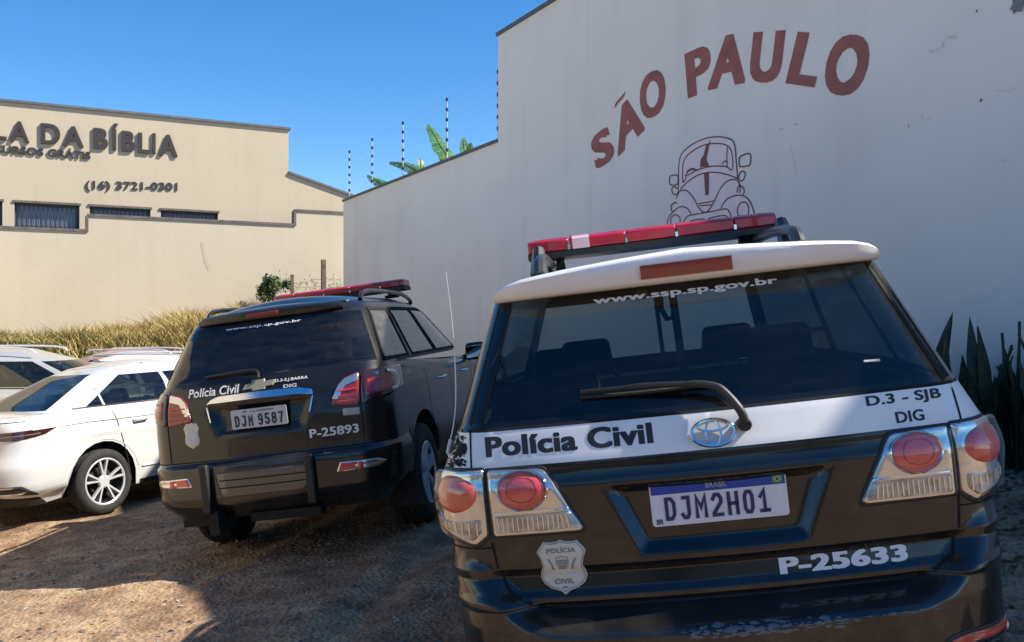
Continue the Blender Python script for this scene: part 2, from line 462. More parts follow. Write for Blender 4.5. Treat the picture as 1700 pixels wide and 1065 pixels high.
        for c, fs in out.items():
            used = sorted({i for f in fs for i in f}); mp = {i: k for k, i in enumerate(used)}
            comps = [fs]
            if c in s.split:      # one object per connected component
                comps = components(fs)
            for cf in comps:
                used = sorted({i for f in cf for i in f}); mp = {i: k for k, i in enumerate(used)}
                o = mesh_obj(names.get(c, c), [NV[i] for i in used], [tuple(mp[i] for i in f) for f in cf], mats[c], s.root, True, 35, [nrm[i] for i in used])
                objs.setdefault(c, []).append(o)
        return objs
    split = (); nco = 6
    # --- panels
    def panel(s, name, outline, m, off=.004, depth=.012, prof=None, parent=None, byside=False, T=None, rings=(0, .35, .65, .85), mirror=False, scoord=False, center=None):
        """outline in (x,z) on the rear (or (y,z) on the side), star-shaped; a skin with rounded edge"""
        o2 = [Vector(p) for p in outline]
        if mirror: o2 = [Vector((-p.x, p.y)) for p in o2]
        c = Vector(center) if center else sum(o2, Vector((0, 0))) / len(o2)
        if mirror and center: c.x = -c.x
        prof = prof or [(.94, off), (.985, off * .75), (1, off * .2), (1, -depth)]
        lev = [(r, prof[0][1] if not callable(off) else off) for r in rings[1:]] + list(prof)
        def mp(p, of):
            if byside:
                q = s.side(p.x, p.y, of, T)
                if byside < 0: q.x = -q.x
                return q
            if scoord: return s.Ps(p.x, p.y, of, T)
            return s.Q(p.x, p.y, of, T)
        vs = [mp(c, lev[0][1])]; fs = []; n = len(o2)
        for r, of in lev: vs += [mp(c + (p - c) * r, of) for p in o2]
        for k in range(n): fs.append((0, 1 + k, 1 + (k + 1) % n))
        for l in range(len(lev) - 1):
            for k in range(n): fs.append((1 + l * n + k, 1 + (l + 1) * n + k, 1 + (l + 1) * n + (k + 1) % n, 1 + l * n + (k + 1) % n))
        # orientation
        ar = sum(o2[k].x * o2[(k + 1) % n].y - o2[(k + 1) % n].x * o2[k].y for k in range(n))
        if (ar < 0) != (byside is not False and byside < 0): fs = [f[::-1] for f in fs]
        return mesh_obj(name, vs, fs, m, parent or s.root, True, 50)
    def text(s, txt, x0, x1, z0, z1, m, name='lettering', off=.006, bold=.0, byside=False, parent=None, slant=0, T=None, thick=.0):
        vs, fs = glyphs(txt, bold, 0)
        a, b, c, d = bbox(vs)
        out = []
        for v in vs:
            x = x0 + (v.x - a) / (b - a) * (x1 - x0); z = z0 + (v.y - c) / (d - c) * (z1 - z0); x += slant * (z - z0)
            out.append(s.side(x, z, off + v.z, T) if byside else s.Q(x, z, off + v.z, T))
        return mesh_obj(name, out, fs, m, parent or s.root, False)
    def ribbon(s, name, pts, width, m, off=.002, byside=False, parent=None, closed=False, T=None, thick=0, step=.03, scoord=False):
        P = [Vector(p) for p in pts]
        if closed: P.append(P[0].copy())
        q = [P[0]]
        for a, b in zip(P, P[1:]):
            n = max(1, int((b - a).length / step))
            for k in range(1, n + 1): q.append(a.lerp(b, k / n))
        vs = []; fs = []
        def mp(p, of):
            if byside:
                r = s.side(p.x, p.y, of, T)
                if byside < 0: r.x = -r.x
                return r
            return s.Ps(p.x, p.y, of, T) if scoord else s.Q(p.x, p.y, of, T)
        for i, p in enumerate(q):
            t = (q[min(i + 1, len(q) - 1)] - q[max(i - 1, 0)])
            if closed and i in (0, len(q) - 1): t = q[1] - q[-2]
            t.normalize(); n = Vector((-t.y, t.x)) * width / 2
            if thick:
                vs += [mp(p + n, -.002), mp(p + n * .8, off + thick), mp(p - n * .8, off + thick), mp(p - n, -.002)]
            else: vs += [mp(p + n, off), mp(p - n, off)]
        k = 4 if thick else 2
        for i in range(len(q) - 1):
            for j in range(k - 1): fs.append((i * k + j, i * k + j + 1, (i + 1) * k + j + 1, (i + 1) * k + j))
        return mesh_obj(name, vs, fs, m, parent or s.root, bool(thick), 60)

def components(fs):
    par = {}
    def find(a):
        while par[a] != a: par[a] = par[par[a]]; a = par[a]
        return a
    for f in fs:
        for i in f: par.setdefault(i, i)
        for i in f[1:]: par[find(i)] = find(f[0])
    g = {}
    for f in fs: g.setdefault(find(f[0]), []).append(f)
    return list(g.values())

def wheel(root, x, y, r, wd, rimr, spokes, m_rim, twin=.0, side=1, back=None, sw=.05, simple=False):
    """a wheel as thing part; children tyre and rim. x = outer face"""
    c = Vector((x - side * wd / 2, y, r)); h = wd / 2
    mb = MB()
    pr = [(rimr, h * .86), (rimr + .012, h * .94), (rimr + .4 * (r - rimr), h * 1.0), (r - .035, h * .96), (r - .012, h * .86), (r, h * .7)]
    for g in (-.36, 0, .36): pr += [(r, h * (-g + .08)), (r - .008, h * (-g + .05)), (r - .008, h * (-g - .05)), (r, h * (-g - .08))] if False else []
    prof = pr + [(r, .36 * h + .006), (r - .009, .36 * h + .004), (r - .009, .36 * h - .004), (r, .36 * h - .006), (r, .006), (r - .009, .004), (r - .009, -.004), (r, -.006), (r, -.36 * h + .006), (r - .009, -.36 * h + .004), (r - .009, -.36 * h - .004), (r, -.36 * h - .006)] + [(a, -b) for a, b in pr[::-1]]
    mb.lathe(prof, c, 'x', 48 if not simple else 20)
    ty = mb.obj('tyre', M['rubber'], None, True, 30)
    wroot = ty; ty.name = 'wheel'; ty.data.name = 'wheel'; ty.parent = root
    rb = MB(); f = side
    rb.lathe([(rimr + .004, f * h * .90), (rimr - .006, f * h * .93), (rimr - .014, f * h * .88), (rimr - .016, f * h * .80)], c, 'x', 48 if not simple else 20)
    face = f * h * .80
    rb.lathe([(0.0, face), (.05, face), (.062, face - f * .008), (.065, face - f * .03)], c, 'x', 20)
    for k in range(spokes):
        for tw in ((-twin, twin) if twin else (0,)):
            a = 2 * math.pi * k / spokes + .35; a2 = a + tw
            r0, r1 = .045, rimr - .012
            p0 = Vector((0, math.cos(a + tw * .4), math.sin(a + tw * .4))) * r0; p1 = Vector((0, math.cos(a2), math.sin(a2))) * r1
            t = (p1 - p0).normalized(); n = Vector((0, -t.z, t.y))
            vs = []
            for q, wdt, dx in ((p0, sw * .45, 0), (p0.lerp(p1, .5), sw * .36, .004 * f), (p1, sw * .5, .012 * f)):
                for e, dd in ((-1, -.03 * f), (-.8, 0), (.8, 0), (1, -.03 * f)):
                    vs.append(c + q + n * wdt * e + Vector((face + dd + dx, 0, 0)))
            rb.add(vs, [(0, 1, 5, 4), (1, 2, 6, 5), (2, 3, 7, 6), (4, 5, 9, 8), (5, 6, 10, 9), (6, 7, 11, 10)])
    rb.obj('rim', m_rim, wroot, True, 30)
    bk = MB(); bk.lathe([(rimr - .016, f * h * .80), (rimr - .022, f * h * .5), (rimr - .03, -f * h * .8)], c, 'x', 24); bk.lathe([(0, f * h * .2), (.13, f * h * .2), (.14, f * h * .1)], c, 'x', 24); bk.lathe([(.14, f * h * .0), (rimr - .03, -f * h * .1)], c, 'x', 24)
    bk.obj('brake_disc', M['under'], wroot, True, 30)
    return wroot

def pose(tx, ty, tz, yaw, pitch, roll):
    m = Matrix.Translation((tx, ty, tz + EYE)) @ Matrix.Rotation(-R_(yaw), 4, 'Z') @ Matrix.Rotation(R_(pitch), 4, 'X') @ Matrix.Rotation(-R_(roll), 4, 'Y')
    return m
POSE_A = pose(.71918, 2.63643, -1.46165, 5.192, .297, 6.502)
POSE_B = pose(-1.59989, 6.06614, -1.64904, 7.809, .419, 7.168)
POSE_C = pose(-5.163, 8.350, -1.955, 27.21, 1.17, 3.525)

# ------------------------------------------------------------------ terrain height
PL = []
for m, ln in ((POSE_A, 4.7), (POSE_B, 4.9), (POSE_C, 4.4)):
    c = m @ Vector((0, ln * .35, 0)); n = (m.to_3x3() @ Vector((0, 0, 1))); PL.append((c, n))
WD = Vector((.8841, .4674)); WC = 6.05          # right wall plane
BD = Vector((-.4674, .8841)); BC = 21.5        # far boundary wall plane
def gz(x, y, detail=True):
    xc = max(-9., min(3.6, x)); yc = max(-4., min(16., y))
    base = EYE - 1.742 + .1 * xc + .034 * yc
    ws = .02; z = base * ws
    for c, n in PL:
        d2 = (xc - c.x) ** 2 + (yc - c.y) ** 2; w = 1 / (d2 + .6) ** 2
        z += w * (c.z - (n.x * max(-3, min(3, xc - c.x)) + n.y * max(-3, min(3, yc - c.y))) / n.z); ws += w
    z /= ws
    pr = WD.x * x + WD.y * y
    z += .22 * sm((pr - (WC - 1.5)) / 1.3)
    pb = BD.x * x + BD.y * y
    z += 1.42 * sm((pb - 18.3) / 2.0)
    z -= .2 * sm((y - 14.2) / .6) * (1 - sm((pb - 18.0) / 1.0))
    for k in (0, 1):     # wheel ruts left by cars pulling in
        u = x - (-2.5 + k * 1.55 + .22 * (y - 4) + .12 * math.sin(y * .9)); z -= .03 * math.exp(-(u / .13) ** 2) - .014 * math.exp(-((abs(u) - .24) / .09) ** 2)
    if detail:
        z += .016 * noise.noise(Vector((x * 2.9, y * 2.9, 5))) if abs(x) < 12 and abs(y) < 20 else 0
        z += .018 * noise.noise(Vector((x * 1.3, y * 1.3, 3))) + .007 * noise.noise(Vector((x * 6, y * 6, 7)))
    return z

# ------------------------------------------------------------------ ground sheet
def ground():
    def axis(lo, hi, fine0, fine1, st):
        a = []; x = fine0
        while x < fine1: a.append(x); x += st
        a.append(fine1); d = st; x = fine1
        while x < hi: d *= 1.35; x = min(hi, x + d); a.append(x)
        d = st; x = fine0
        while x > lo: d *= 1.35; x = max(lo, x - d); a.insert(0, x)
        return a
    xs = axis(-300, 300, -9, 4.2, .09); ys = axis(-300, 300, -2, 12, .09)
    V = [(x, y, gz(x, y)) for y in ys for x in xs]; n = len(xs)
    F = [(j * n + i, j * n + i + 1, (j + 1) * n + i + 1, (j + 1) * n + i) for j in range(len(ys) - 1) for i in range(n - 1)]
    m = D.materials.new('dirt_ground'); m.use_nodes = True; nt = m.node_tree; N = nt.nodes.new; L = nt.links.new; b = nt.nodes['Principled BSDF']
    b.inputs['Roughness'].default_value = .95; b.inputs['Specular IOR Level'].default_value = .15
    tc = N('ShaderNodeTexCoord')
    def nz(sc, det=6, dist=0):
        t = N('ShaderNodeTexNoise'); t.inputs['Scale'].default_value = sc; t.inputs['Detail'].default_value = det; t.inputs['Distortion'].default_value = dist
        L(tc.outputs['Object'], t.inputs[0]); return t.outputs[0]
    def ramp(src, a, b_, c0, c1):
        r = N('ShaderNodeValToRGB'); r.color_ramp.elements[0].position = a; r.color_ramp.elements[1].position = b_
        r.color_ramp.elements[0].color = (*c0, 1); r.color_ramp.elements[1].color = (*c1, 1); L(src, r.inputs[0]); return r.outputs[0]
    def mix(f, a, b_, t='MIX'):
        x = N('ShaderNodeMix'); x.data_type = 'RGBA'; x.blend_type = t
        if isinstance(f, float): x.inputs[0].default_value = f
        else: L(f, x.inputs[0])
        L(a, x.inputs[6]); L(b_, x.inputs[7]); return x.outputs[2]
    c1 = ramp(nz(.55, 5), .38, .62, (.31, .19, .125), (.41, .32, .225))       # red soil / pale dust
    c2 = ramp(nz(7, 8), .35, .7, (.13, .09, .06), (.50, .39, .265))
    col = mix(.5, c1, c2)
    col = mix(.8, col, ramp(nz(1.7, 4, .6), .42, .60, (.70, .62, .58), (1.12, 1.08, 1.0)), 'MULTIPLY')
    vo = N('ShaderNodeTexVoronoi'); vo.inputs['Scale'].default_value = 34; L(tc.outputs['Object'], vo.inputs[0])
    grit = ramp(vo.outputs['Distance'], .1, .5, (.55, .52, .5), (1.15, 1.1, 1.05))
    col = mix(.35, col, grit, 'MULTIPLY')
    vo2 = N('ShaderNodeTexVoronoi'); vo2.inputs['Scale'].default_value = 95; L(tc.outputs['Object'], vo2.inputs[0])
    sep = N('ShaderNodeSeparateColor'); L(vo2.outputs['Color'], sep.inputs[0])
    col = mix(.38, col, ramp(sep.outputs[0], .2, 1, (.62, .6, .58), (1.3, 1.25, 1.2)), 'MULTIPLY')
    L(col, b.inputs['Base Color'])
    h = mix(.5, nz(16, 8), vo.outputs['Distance']); bp = N('ShaderNodeBump'); bp.inputs['Strength'].default_value = .7; bp.inputs['Distance'].default_value = .035
    L(h, bp.inputs['Height']); L(bp.outputs[0], b.inputs['Normal'])
    o = mesh_obj('ground', V, F, m, None, True, 180); struct(o)
ground()

def rocks():
    rnd = random.Random(3); mb = MB()
    base = [Vector(v) for v in ((1, 0, 0), (-1, 0, 0), (0, 1, 0), (0, -1, 0), (0, 0, 1), (0, 0, -1))]
    fs = [(0, 2, 4), (2, 1, 4), (1, 3, 4), (3, 0, 4), (2, 0, 5), (1, 2, 5), (3, 1, 5), (0, 3, 5)]
    for k in range(14000):
        d = rnd.random() ** .6 * 8 + 1.6; x = rnd.uniform(-.75, .62) * d; y = d + rnd.uniform(-2, 0)
        if WD.x * x + WD.y * y > WC: continue
        s = .004 + .019 * rnd.random() ** 3.4
        rot = Matrix.Rotation(rnd.random() * 6, 3, 'Z') @ Matrix.Rotation(rnd.random(), 3, 'X')
        z = gz(x, y)
        mb.add([rot @ Vector((v.x * s * rnd.uniform(.8, 1.5), v.y * s * rnd.uniform(.7, 1.3), v.z * s * .6)) + Vector((x, y, z)) for v in base], fs)
    o = mb.obj('gravel', mat('gravel_stone', (.36, .29, .22), .9, col2=(.14, .11, .09), vscale=3, detail=2), None, False)
    tag(o, 'loose small stones scattered over the reddish dirt ground', 'gravel'); o['kind'] = 'stuff'
    lm = MB()
    for k in range(9000):     # fallen leaves and twigs by the wall
        t = rnd.uniform(1.5, 9) if rnd.random() < .8 else rnd.uniform(-2, 13); pr = WC - .03 - abs(rnd.gauss(0, 1.0))
        y = t; x = (pr - WD.y * y) / WD.x; z = gz(x, y) + .008
        s = rnd.uniform(.012, .045); a = rnd.random() * 6.3
        u = Vector((math.cos(a), math.sin(a), rnd.uniform(-.3, .3))) * s; v = Vector((-math.sin(a), math.cos(a), rnd.uniform(-.3, .5))) * s * rnd.uniform(.15, .5)
        p = Vector((x, y, z)); lm.add([p - u, p - v * .8, p + u, p + v], [(0, 1, 2, 3)])
    o = lm.obj('leaf_litter', mat('dry_leaves', (.16, .10, .055), .85, col2=(.05, .035, .02), vscale=2.5, detail=2), None, False)
    tag(o, 'dry fallen leaves and twigs along the foot of the grey wall', 'leaf litter'); o['kind'] = 'stuff'
rocks()
def weeds():
    rnd = random.Random(12); mb = MB()
    for cx, cy in ((-.75, 7.6), (.1, 9.5), (-2.9, 8.6), (2.6, 4.6), (2.9, 3.8), (2.4, 5.6), (-4.2, 11.5), (3.1, 3.1), (-.5, 8.9), (-3.6, 4.9)):
        for k in range(38):
            x = cx + rnd.gauss(0, .14); y = cy + rnd.gauss(0, .14); z = gz(x, y); h = rnd.uniform(.03, .12); a = rnd.random() * 6.3
            s_ = Vector((math.cos(a), math.sin(a), 0)) * .004; l = Vector((rnd.gauss(0, .6), rnd.gauss(0, .6), 1)) * h; p = Vector((x, y, z)); mb.add([p - s_, p + s_, p + l], [(0, 1, 2)])
    o = mb.obj('weeds', mat('weed_green', (.14, .17, .05), .8), None, False); tag(o, 'sparse little weeds sprouting in the dirt between the cars', 'weeds'); o['kind'] = 'stuff'
weeds()

# ------------------------------------------------------------------ walls
def stain_mat(name, col, dark, streaks=.5, patch=.35, warm=None):
    m = D.materials.new(name); m.use_nodes = True; nt = m.node_tree; N = nt.nodes.new; L = nt.links.new; b = nt.nodes['Principled BSDF']
    b.inputs['Roughness'].default_value = .9; b.inputs['Specular IOR Level'].default_value = .2
    tc = N('ShaderNodeTexCoord'); mp = N('ShaderNodeMapping'); mp.inputs['Scale'].default_value = (2.2, 2.2, .16); L(tc.outputs['Object'], mp.inputs[0])
    n1 = N('ShaderNodeTexNoise'); n1.inputs['Scale'].default_value = 1.6; n1.inputs['Detail'].default_value = 7; L(mp.outputs[0], n1.inputs[0])
    n2 = N('ShaderNodeTexNoise'); n2.inputs['Scale'].default_value = .7; n2.inputs['Detail'].default_value = 6; L(tc.outputs['Object'], n2.inputs[0])
    n3 = N('ShaderNodeTexNoise'); n3.inputs['Scale'].default_value = 9; n3.inputs['Detail'].default_value = 9; n3.inputs['Roughness'].default_value = .7; L(tc.outputs['Object'], n3.inputs[0])
    def mr(src, a, b_, c): 
        r = N('ShaderNodeMapRange'); r.inputs[1].default_value = a; r.inputs[2].default_value = b_; r.inputs[4].default_value = c; L(src, r.inputs[0]); return r.outputs[0]
    def mx(f, c2, prev):
        x = N('ShaderNodeMix'); x.data_type = 'RGBA'; L(f, x.inputs[0]); x.inputs[7].default_value = (*c2, 1)
        if isinstance(prev, tuple): x.inputs[6].default_value = (*prev, 1)
        else: L(prev, x.inputs[6])
        return x.outputs[2]
    c = mx(mr(n2.outputs[0], .42, .68, patch), dark, col)
    c = mx(mr(n1.outputs[0], .52, .8, streaks), dark, c)
    c = mx(mr(n3.outputs[0], .6, .8, .25), tuple(min(1, q * 1.12) for q in col), c)
    if warm: c = mx(mr(n2.outputs['Color'], .55, .75, .4), warm, c)
    L(c, b.inputs['Base Color'])
    bp = N('ShaderNodeBump'); bp.inputs['Strength'].default_value = .35; bp.inputs['Distance'].default_value = .01; L(n3.outputs[0], bp.inputs['Height']); L(bp.outputs[0], b.inputs['Normal'])
    return m
m_wall = stain_mat('grey_white_wall', (.85, .795, .72), (.68, .635, .57), .38, .34)
m_beige = stain_mat('beige_plaster', (.56, .495, .38), (.46, .40, .30), .3, .35, (.58, .51, .39))
m_beige2 = stain_mat('beige_plaster_upper', (.54, .465, .345), (.45, .385, .28), .35, .3)
m_cop = mat('coping_dark', (.17, .14, .12), .8, var=.4, vscale=6)
m_cop2 = mat('roof_edge_grey', (.13, .14, .16), .7, var=.3, vscale=6)

# right wall: along T from the near end to the far corner; coordinate t runs along (-.4674,.8841)
TD = Vector((-.4674, .8841))
def wp(t, z, off=0):      # off toward the yard
    p = WD * (WC - off) + TD * t; return Vector((p.x, p.y, z))
def wpix(px, py, off=0):  # where the line of sight meets the wall
    rx, rz = (px - 850) / 1500, (532 - py) / 1500
    d = (WC - off) / (rx * WD.x + WD.y); p = Vector((rx * d, d)); return p.dot(TD), EYE + rz * d
T_END = Vector((-3.733, 20)).dot(TD); T_MID = wpix(829, 100)[0]
ZLOW, ZTALL = EYE + 2.64, EYE + 4.19
wall = thing('boundary_wall', 'tall grey-white plaster wall with red SÃO PAULO lettering and a painted car', 'wall', Vector((0, 0, 0)))
def wallbox(name, t0, t1, z0, z1, th, m, off=0, par=wall, bev=0):
    mb = MB(); c = [wp(t0, z0, off), wp(t1, z0, off), wp(t1, z0, off - th), wp(t0, z0, off - th)]
    vs = c + [Vector((p.x, p.y, z1)) for p in c]
    mb.add(vs, [(0, 1, 2, 3)[::-1], (4, 5, 6, 7), (0, 1, 5, 4), (1, 2, 6, 5), (2, 3, 7, 6), (3, 0, 4, 7)])
    me = mb.obj(name, m, par, False)
    bm = bmesh.new(); bm.from_mesh(me.data); bmesh.ops.recalc_face_normals(bm, faces=bm.faces); bm.to_mesh(me.data); bm.free()
    return me
wallbox('wall_panel', -1.0, T_MID, -1.2, ZTALL, .25, m_wall, .02)
wallbox('wall_panel', T_MID + .002, T_END, -1.2, ZLOW, .2, m_wall, 0)
wallbox('coping', -1.05, T_MID + .02, ZTALL, ZTALL + .05, .31, m_cop2, .05)
wallbox('coping', T_MID + .022, T_END + .02, ZLOW, ZLOW + .045, .26, m_cop2, .03)

def zm(X, Y): return 960 + X / 2.802, 20 + Y / 2.802
m_let = mat('red_wall_paint', (.38, .13, .115), .9, col2=(.31, .11, .10), vscale=6)
def wall_letter(ch, BL, BR, TL, bold=.05, name='painted_letter'):
    vs, fs = glyphs(ch, bold); a, b, c, d = bbox(vs)
    A, B, C = [Vector(wpix(*zm(*q), .0)) for q in (BL, BR, TL)]
    out = []
    for v in vs:
        u = (v.x - a) / (b - a); w = (v.y - c) / (d - c); p = A + (B - A) * u + (C - A) * w
        out.append(wp(p.x, p.y, .024 + v.z))
    o = mesh_obj(name, out, fs, m_let, wall, False); return o
wall_letter('S', (92, 738), (182, 672), (60, 590))
wall_letter('A', (192, 672), (318, 545), (163, 482))
wall_letter('~', (176, 447), (224, 388), (178, 425), .08, 'painted_tilde')
wall_letter('O', (299, 514), (419, 459), (289, 306))
wall_letter('P', (518, 402), (635, 355), (502, 195))
wall_letter('A', (610, 363), (784, 328), (627, 127))
wall_letter('U', (798, 328), (945, 328), (824, 93), .055)
wall_letter('L', (972, 330), (1107, 350), (1030, 90), .055)
wall_letter('O', (1133, 378), (1323, 398), (1193, 100), .055)

# painted vintage car outline
def zc(X, Y): return 1090 + X * 180 / 1065, 210 + Y * 180 / 1065
m_line = mat('painted_line', (.17, .075, .08), .9); m_pink = mat('painted_pink_fill', (.90, .74, .73), .9, var=.05); m_stripe = mat('painted_stripe', (.23, .10, .105), .9)
def smoothpts(pts, closed=False, n=6):
    P = [Vector(p) for p in pts]; k = len(P); out = []
    rng = range(k if closed else k - 1)
    for i in rng:
        p0 = P[i - 1] if (closed or i > 0) else P[0]; p1 = P[i]; p2 = P[(i + 1) % k]; p3 = P[(i + 2) % k] if (closed or i + 2 < k) else P[-1]
        for j in range(n):
            t = j / n; out.append(.5 * ((2 * p1) + (p2 - p0) * t + (2 * p0 - 5 * p1 + 4 * p2 - p3) * t * t + (3 * p1 - p0 - 3 * p2 + p3) * t ** 3))
    if not closed: out.append(P[-1])
    return out
drawing = MB()
def stroke(pts, closed=False, w=.0125, curve=True):
    q = smoothpts(pts, closed) if curve else [Vector(p) for p in pts]
    if closed: q.append(q[0])
    T = [Vector(wpix(*zc(*p))) for p in q]; vs = []
    for i, p in enumerate(T):
        t = T[min(i + 1, len(T) - 1)] - T[max(i - 1, 0)]
        if closed and i in (0, len(T) - 1): t = T[1] - T[-2]
        t.normalize(); n = Vector((-t.y, t.x)) * w * .5; vs += [wp(*(p + n), .027), wp(*(p - n), .027)]
    drawing.add(vs, [(2 * i, 2 * i + 1, 2 * i + 3, 2 * i + 2) for i in range(len(T) - 1)])
def fill(pts, m, name, off=.0235, curve=True):
    q = smoothpts(pts, True) if curve else [Vector(p) for p in pts]
    T = [Vector(wpix(*zc(*p))) for p in q]; c = sum(T, Vector((0, 0))) / len(T); n = len(T)
    return mesh_obj(name, [wp(*c, off)] + [wp(*p, off) for p in T], [(0, 1 + i, 1 + (i + 1) % n) for i in range(n)], m, wall, False)
outl = [(235, 600), (245, 320), (330, 200), (480, 120), (620, 98), (740, 120), (785, 180), (800, 330), (815, 510), (850, 680), (930, 720), (970, 850), (975, 1010), (880, 1080), (500, 1110), (180, 1080), (118, 1000), (135, 900), (220, 800), (215, 690)]
fill(outl, m_pink, 'painted_car_fill')
stroke([(118, 1000), (135, 900), (175, 840), (250, 785), (320, 800), (360, 860)]); stroke([(160, 900), (200, 862), (245, 890), (245, 960), (200, 1000), (165, 960)], True)
stroke([(235, 600), (245, 320), (330, 200), (480, 120), (620, 98), (740, 120), (785, 180), (800, 330), (815, 510)])
stroke([(275, 545), (285, 340), (370, 240), (500, 175), (640, 165), (720, 190), (760, 260), (768, 410), (735, 415)])
stroke([(275, 545), (300, 520), (320, 440), (370, 408), (415, 425)]); stroke([(300, 480), (340, 430), (400, 420)])
stroke([(250, 610), (350, 520), (450, 465), (580, 445), (720, 470), (820, 510)])
stroke([(320, 480), (430, 420), (560, 388), (700, 390), (740, 420)])
stroke([(215, 700), (250, 630), (320, 630), (390, 710), (430, 790), (490, 840), (545, 800), (600, 700), (650, 600), (720, 530), (800, 520), (840, 580), (835, 650)])
stroke([(425, 755), (520, 740), (590, 725)]); stroke([(440, 775), (500, 770), (570, 765)])
stroke([(650, 800), (700, 720), (790, 675), (880, 680), (940, 740), (975, 840), (975, 900)])
stroke([(815, 800), (850, 745), (900, 745), (925, 800), (910, 880), (860, 890), (820, 860)], True)
stroke([(275, 960), (320, 880), (420, 855), (560, 830), (700, 805), (740, 850), (760, 900)])
stroke([(330, 940), (370, 920), (480, 905), (475, 950)]); stroke([(525, 930), (545, 895), (690, 870), (720, 905)])
stroke([(148, 490), (170, 478), (225, 478), (222, 560), (160, 570), (145, 540)], True)
stroke([(170, 600), (200, 590), (235, 620), (215, 665), (175, 650)], True); stroke([(170, 830), (160, 780), (190, 745), (220, 750)])
stroke([(835, 385), (830, 320), (850, 285), (935, 265), (935, 370), (860, 390)], True)
stroke([(825, 500), (840, 450), (870, 435), (890, 460), (870, 520), (840, 530)], True)
stroke([(810, 650), (820, 590), (850, 580), (880, 620), (870, 665)]); stroke([(715, 200), (710, 300), (715, 400)])
stroke([(665, 370), (690, 335), (715, 350)]); stroke([(545, 130), (538, 170)])
fill([(505, 175), (540, 175), (510, 320), (535, 385), (445, 400), (450, 320), (480, 280)], m_stripe, 'painted_stripe', .0255, False)
fill([(485, 460), (535, 450), (532, 665), (495, 675)], m_stripe, 'painted_stripe', .0255, False)
drawing.obj('painted_car_outline', m_line, wall, False)
# small holes, nicks and a rough dark patch on the wall
def splat(px, py, rx, ry, seed, m, off=.026):
    rnd = random.Random(seed); t, z = wpix(px, py); k = 18
    vs = [wp(t, z, off)]
    for i in range(k):
        a = 2 * math.pi * i / k; r = 1 + rnd.uniform(-.3, .25); vs.append(wp(t - math.cos(a) * rx * r, z + math.sin(a) * ry * r, off))
    mesh_obj('wall_mark', vs, [(0, 1 + i, 1 + (i + 1) % k) for i in range(k)], m, wall, False)
m_mark = mat('wall_mark_dark', (.10, .10, .10), .9); m_mark2 = mat('wall_patch_grey', (.24, .24, .24), .95, var=.3, vscale=20)
splat(1694, 4, .055, .075, 1, m_mark2, .028); splat(1625, 18, .007, .009, 2, m_mark); splat(1632, 166, .008, .013, 3, m_mark)
splat(1325, 206, .02, .005, 4, mat('scratch_brown', (.42, .36, .31), .9)); splat(1300, 214, .03, .003, 5, MATS['scratch_brown']); splat(1512, 208, .003, .02, 6, m_mark2)
mbk = MB()     # hairline cracks and the step joint
def crack(p0, p1, seed, w=.0026, j=.015):
    rnd = random.Random(seed); a = Vector(wpix(*p0)); b = Vector(wpix(*p1)); n = 10; pts = [a.lerp(b, i / n) + Vector((rnd.uniform(-j, j), rnd.uniform(-j, j))) * (0 < i < n) for i in range(n + 1)]
    for p, q in zip(pts, pts[1:]):
        t = (q - p).normalized(); nn = Vector((-t.y, t.x)) * w * .5
        mbk.add([wp(*(p + nn), .023), wp(*(p - nn), .023), wp(*(q - nn), .023), wp(*(q + nn), .023)], [(0, 1, 2, 3)])
crack((1575, 60), (1592, 61), 1); crack((1545, 85), (1565, 82), 2); crack((1566, 80), (1572, 66), 3, .003); crack((1655, 150), (1697, 147), 4); crack((1530, 192), (1545, 198), 5); crack((1655, 266), (1675, 268), 6, .003); crack((1315, 240), (1325, 290), 7, .004)
mbk.obj('hairline_cracks', mat('crack_grey', (.56, .53, .50), .9), wall, False)

# far boundary wall of the yard, stepped top
def bp_(u, z, c=BC):      # u along (.8841,.4674)
    p = BD * c + WD * u; return Vector((p.x, p.y, z))
def bpix(px, py, c=BC):
    rx, rz = (px - 850) / 1500, (532 - py) / 1500
    d = c / (rx * BD.x + BD.y); p = Vector((rx * d, d)); return p.dot(WD), EYE + rz * d
def slab(name, poly, c0, c1, m, par):     # poly in (u,z), front plane c0, back c1
    n = len(poly); vs = [bp_(u, z, c0) for u, z in poly] + [bp_(u, z, c1) for u, z in poly]
    fs = [tuple(range(n)), tuple(range(2 * n - 1, n - 1, -1))] + [(i, i + n, (i + 1) % n + n, (i + 1) % n) for i in range(n)]
    o = mesh_obj(name, vs, fs, m, par, False)
    bm = bmesh.new(); bm.from_mesh(o.data); bmesh.ops.recalc_face_normals(bm, faces=bm.faces); bm.to_mesh(o.data); bm.free(); return o
u0, _ = bpix(-400, 400); uA, zA = bpix(145, 384); _, zA1 = bpix(145, 361); uB, zB = bpix(490, 374); _, zB1 = bpix(490, 349); uC = bpix(569, 350)[0] + 3
bw = thing('beige_boundary_wall', 'beige plastered yard wall with stepped dark coping below the lettered building', 'wall', Vector((0, 0, 0)))
slab('wall_panel', [(u0, -1.5), (uC, -1.5), (uC, zB1), (uB, zB1), (uB, zB), (uA, zB), (uA, zA), (u0, zA)], BC, BC + .18, m_beige, bw)
for a, b, z in ((u0, uA + .02, zA), (uA, uB + .02, zB), (uB, uC, zB1)): slab('coping', [(a, z), (b, z), (b, z + .055), (a, z + .04)], BC - .03, BC + .21, m_cop, bw)
slab('coping', [(uA - .035, zA), (uA + .02, zA), (uA + .02, zB - .002), (uA - .035, zB - .002)], BC - .027, BC + .2, m_cop, bw)
slab('coping', [(uB - .035, zB), (uB + .02, zB), (uB + .02, zB1 - .002), (uB - .035, zB1 - .002)], BC - .027, BC + .2, m_cop, bw)
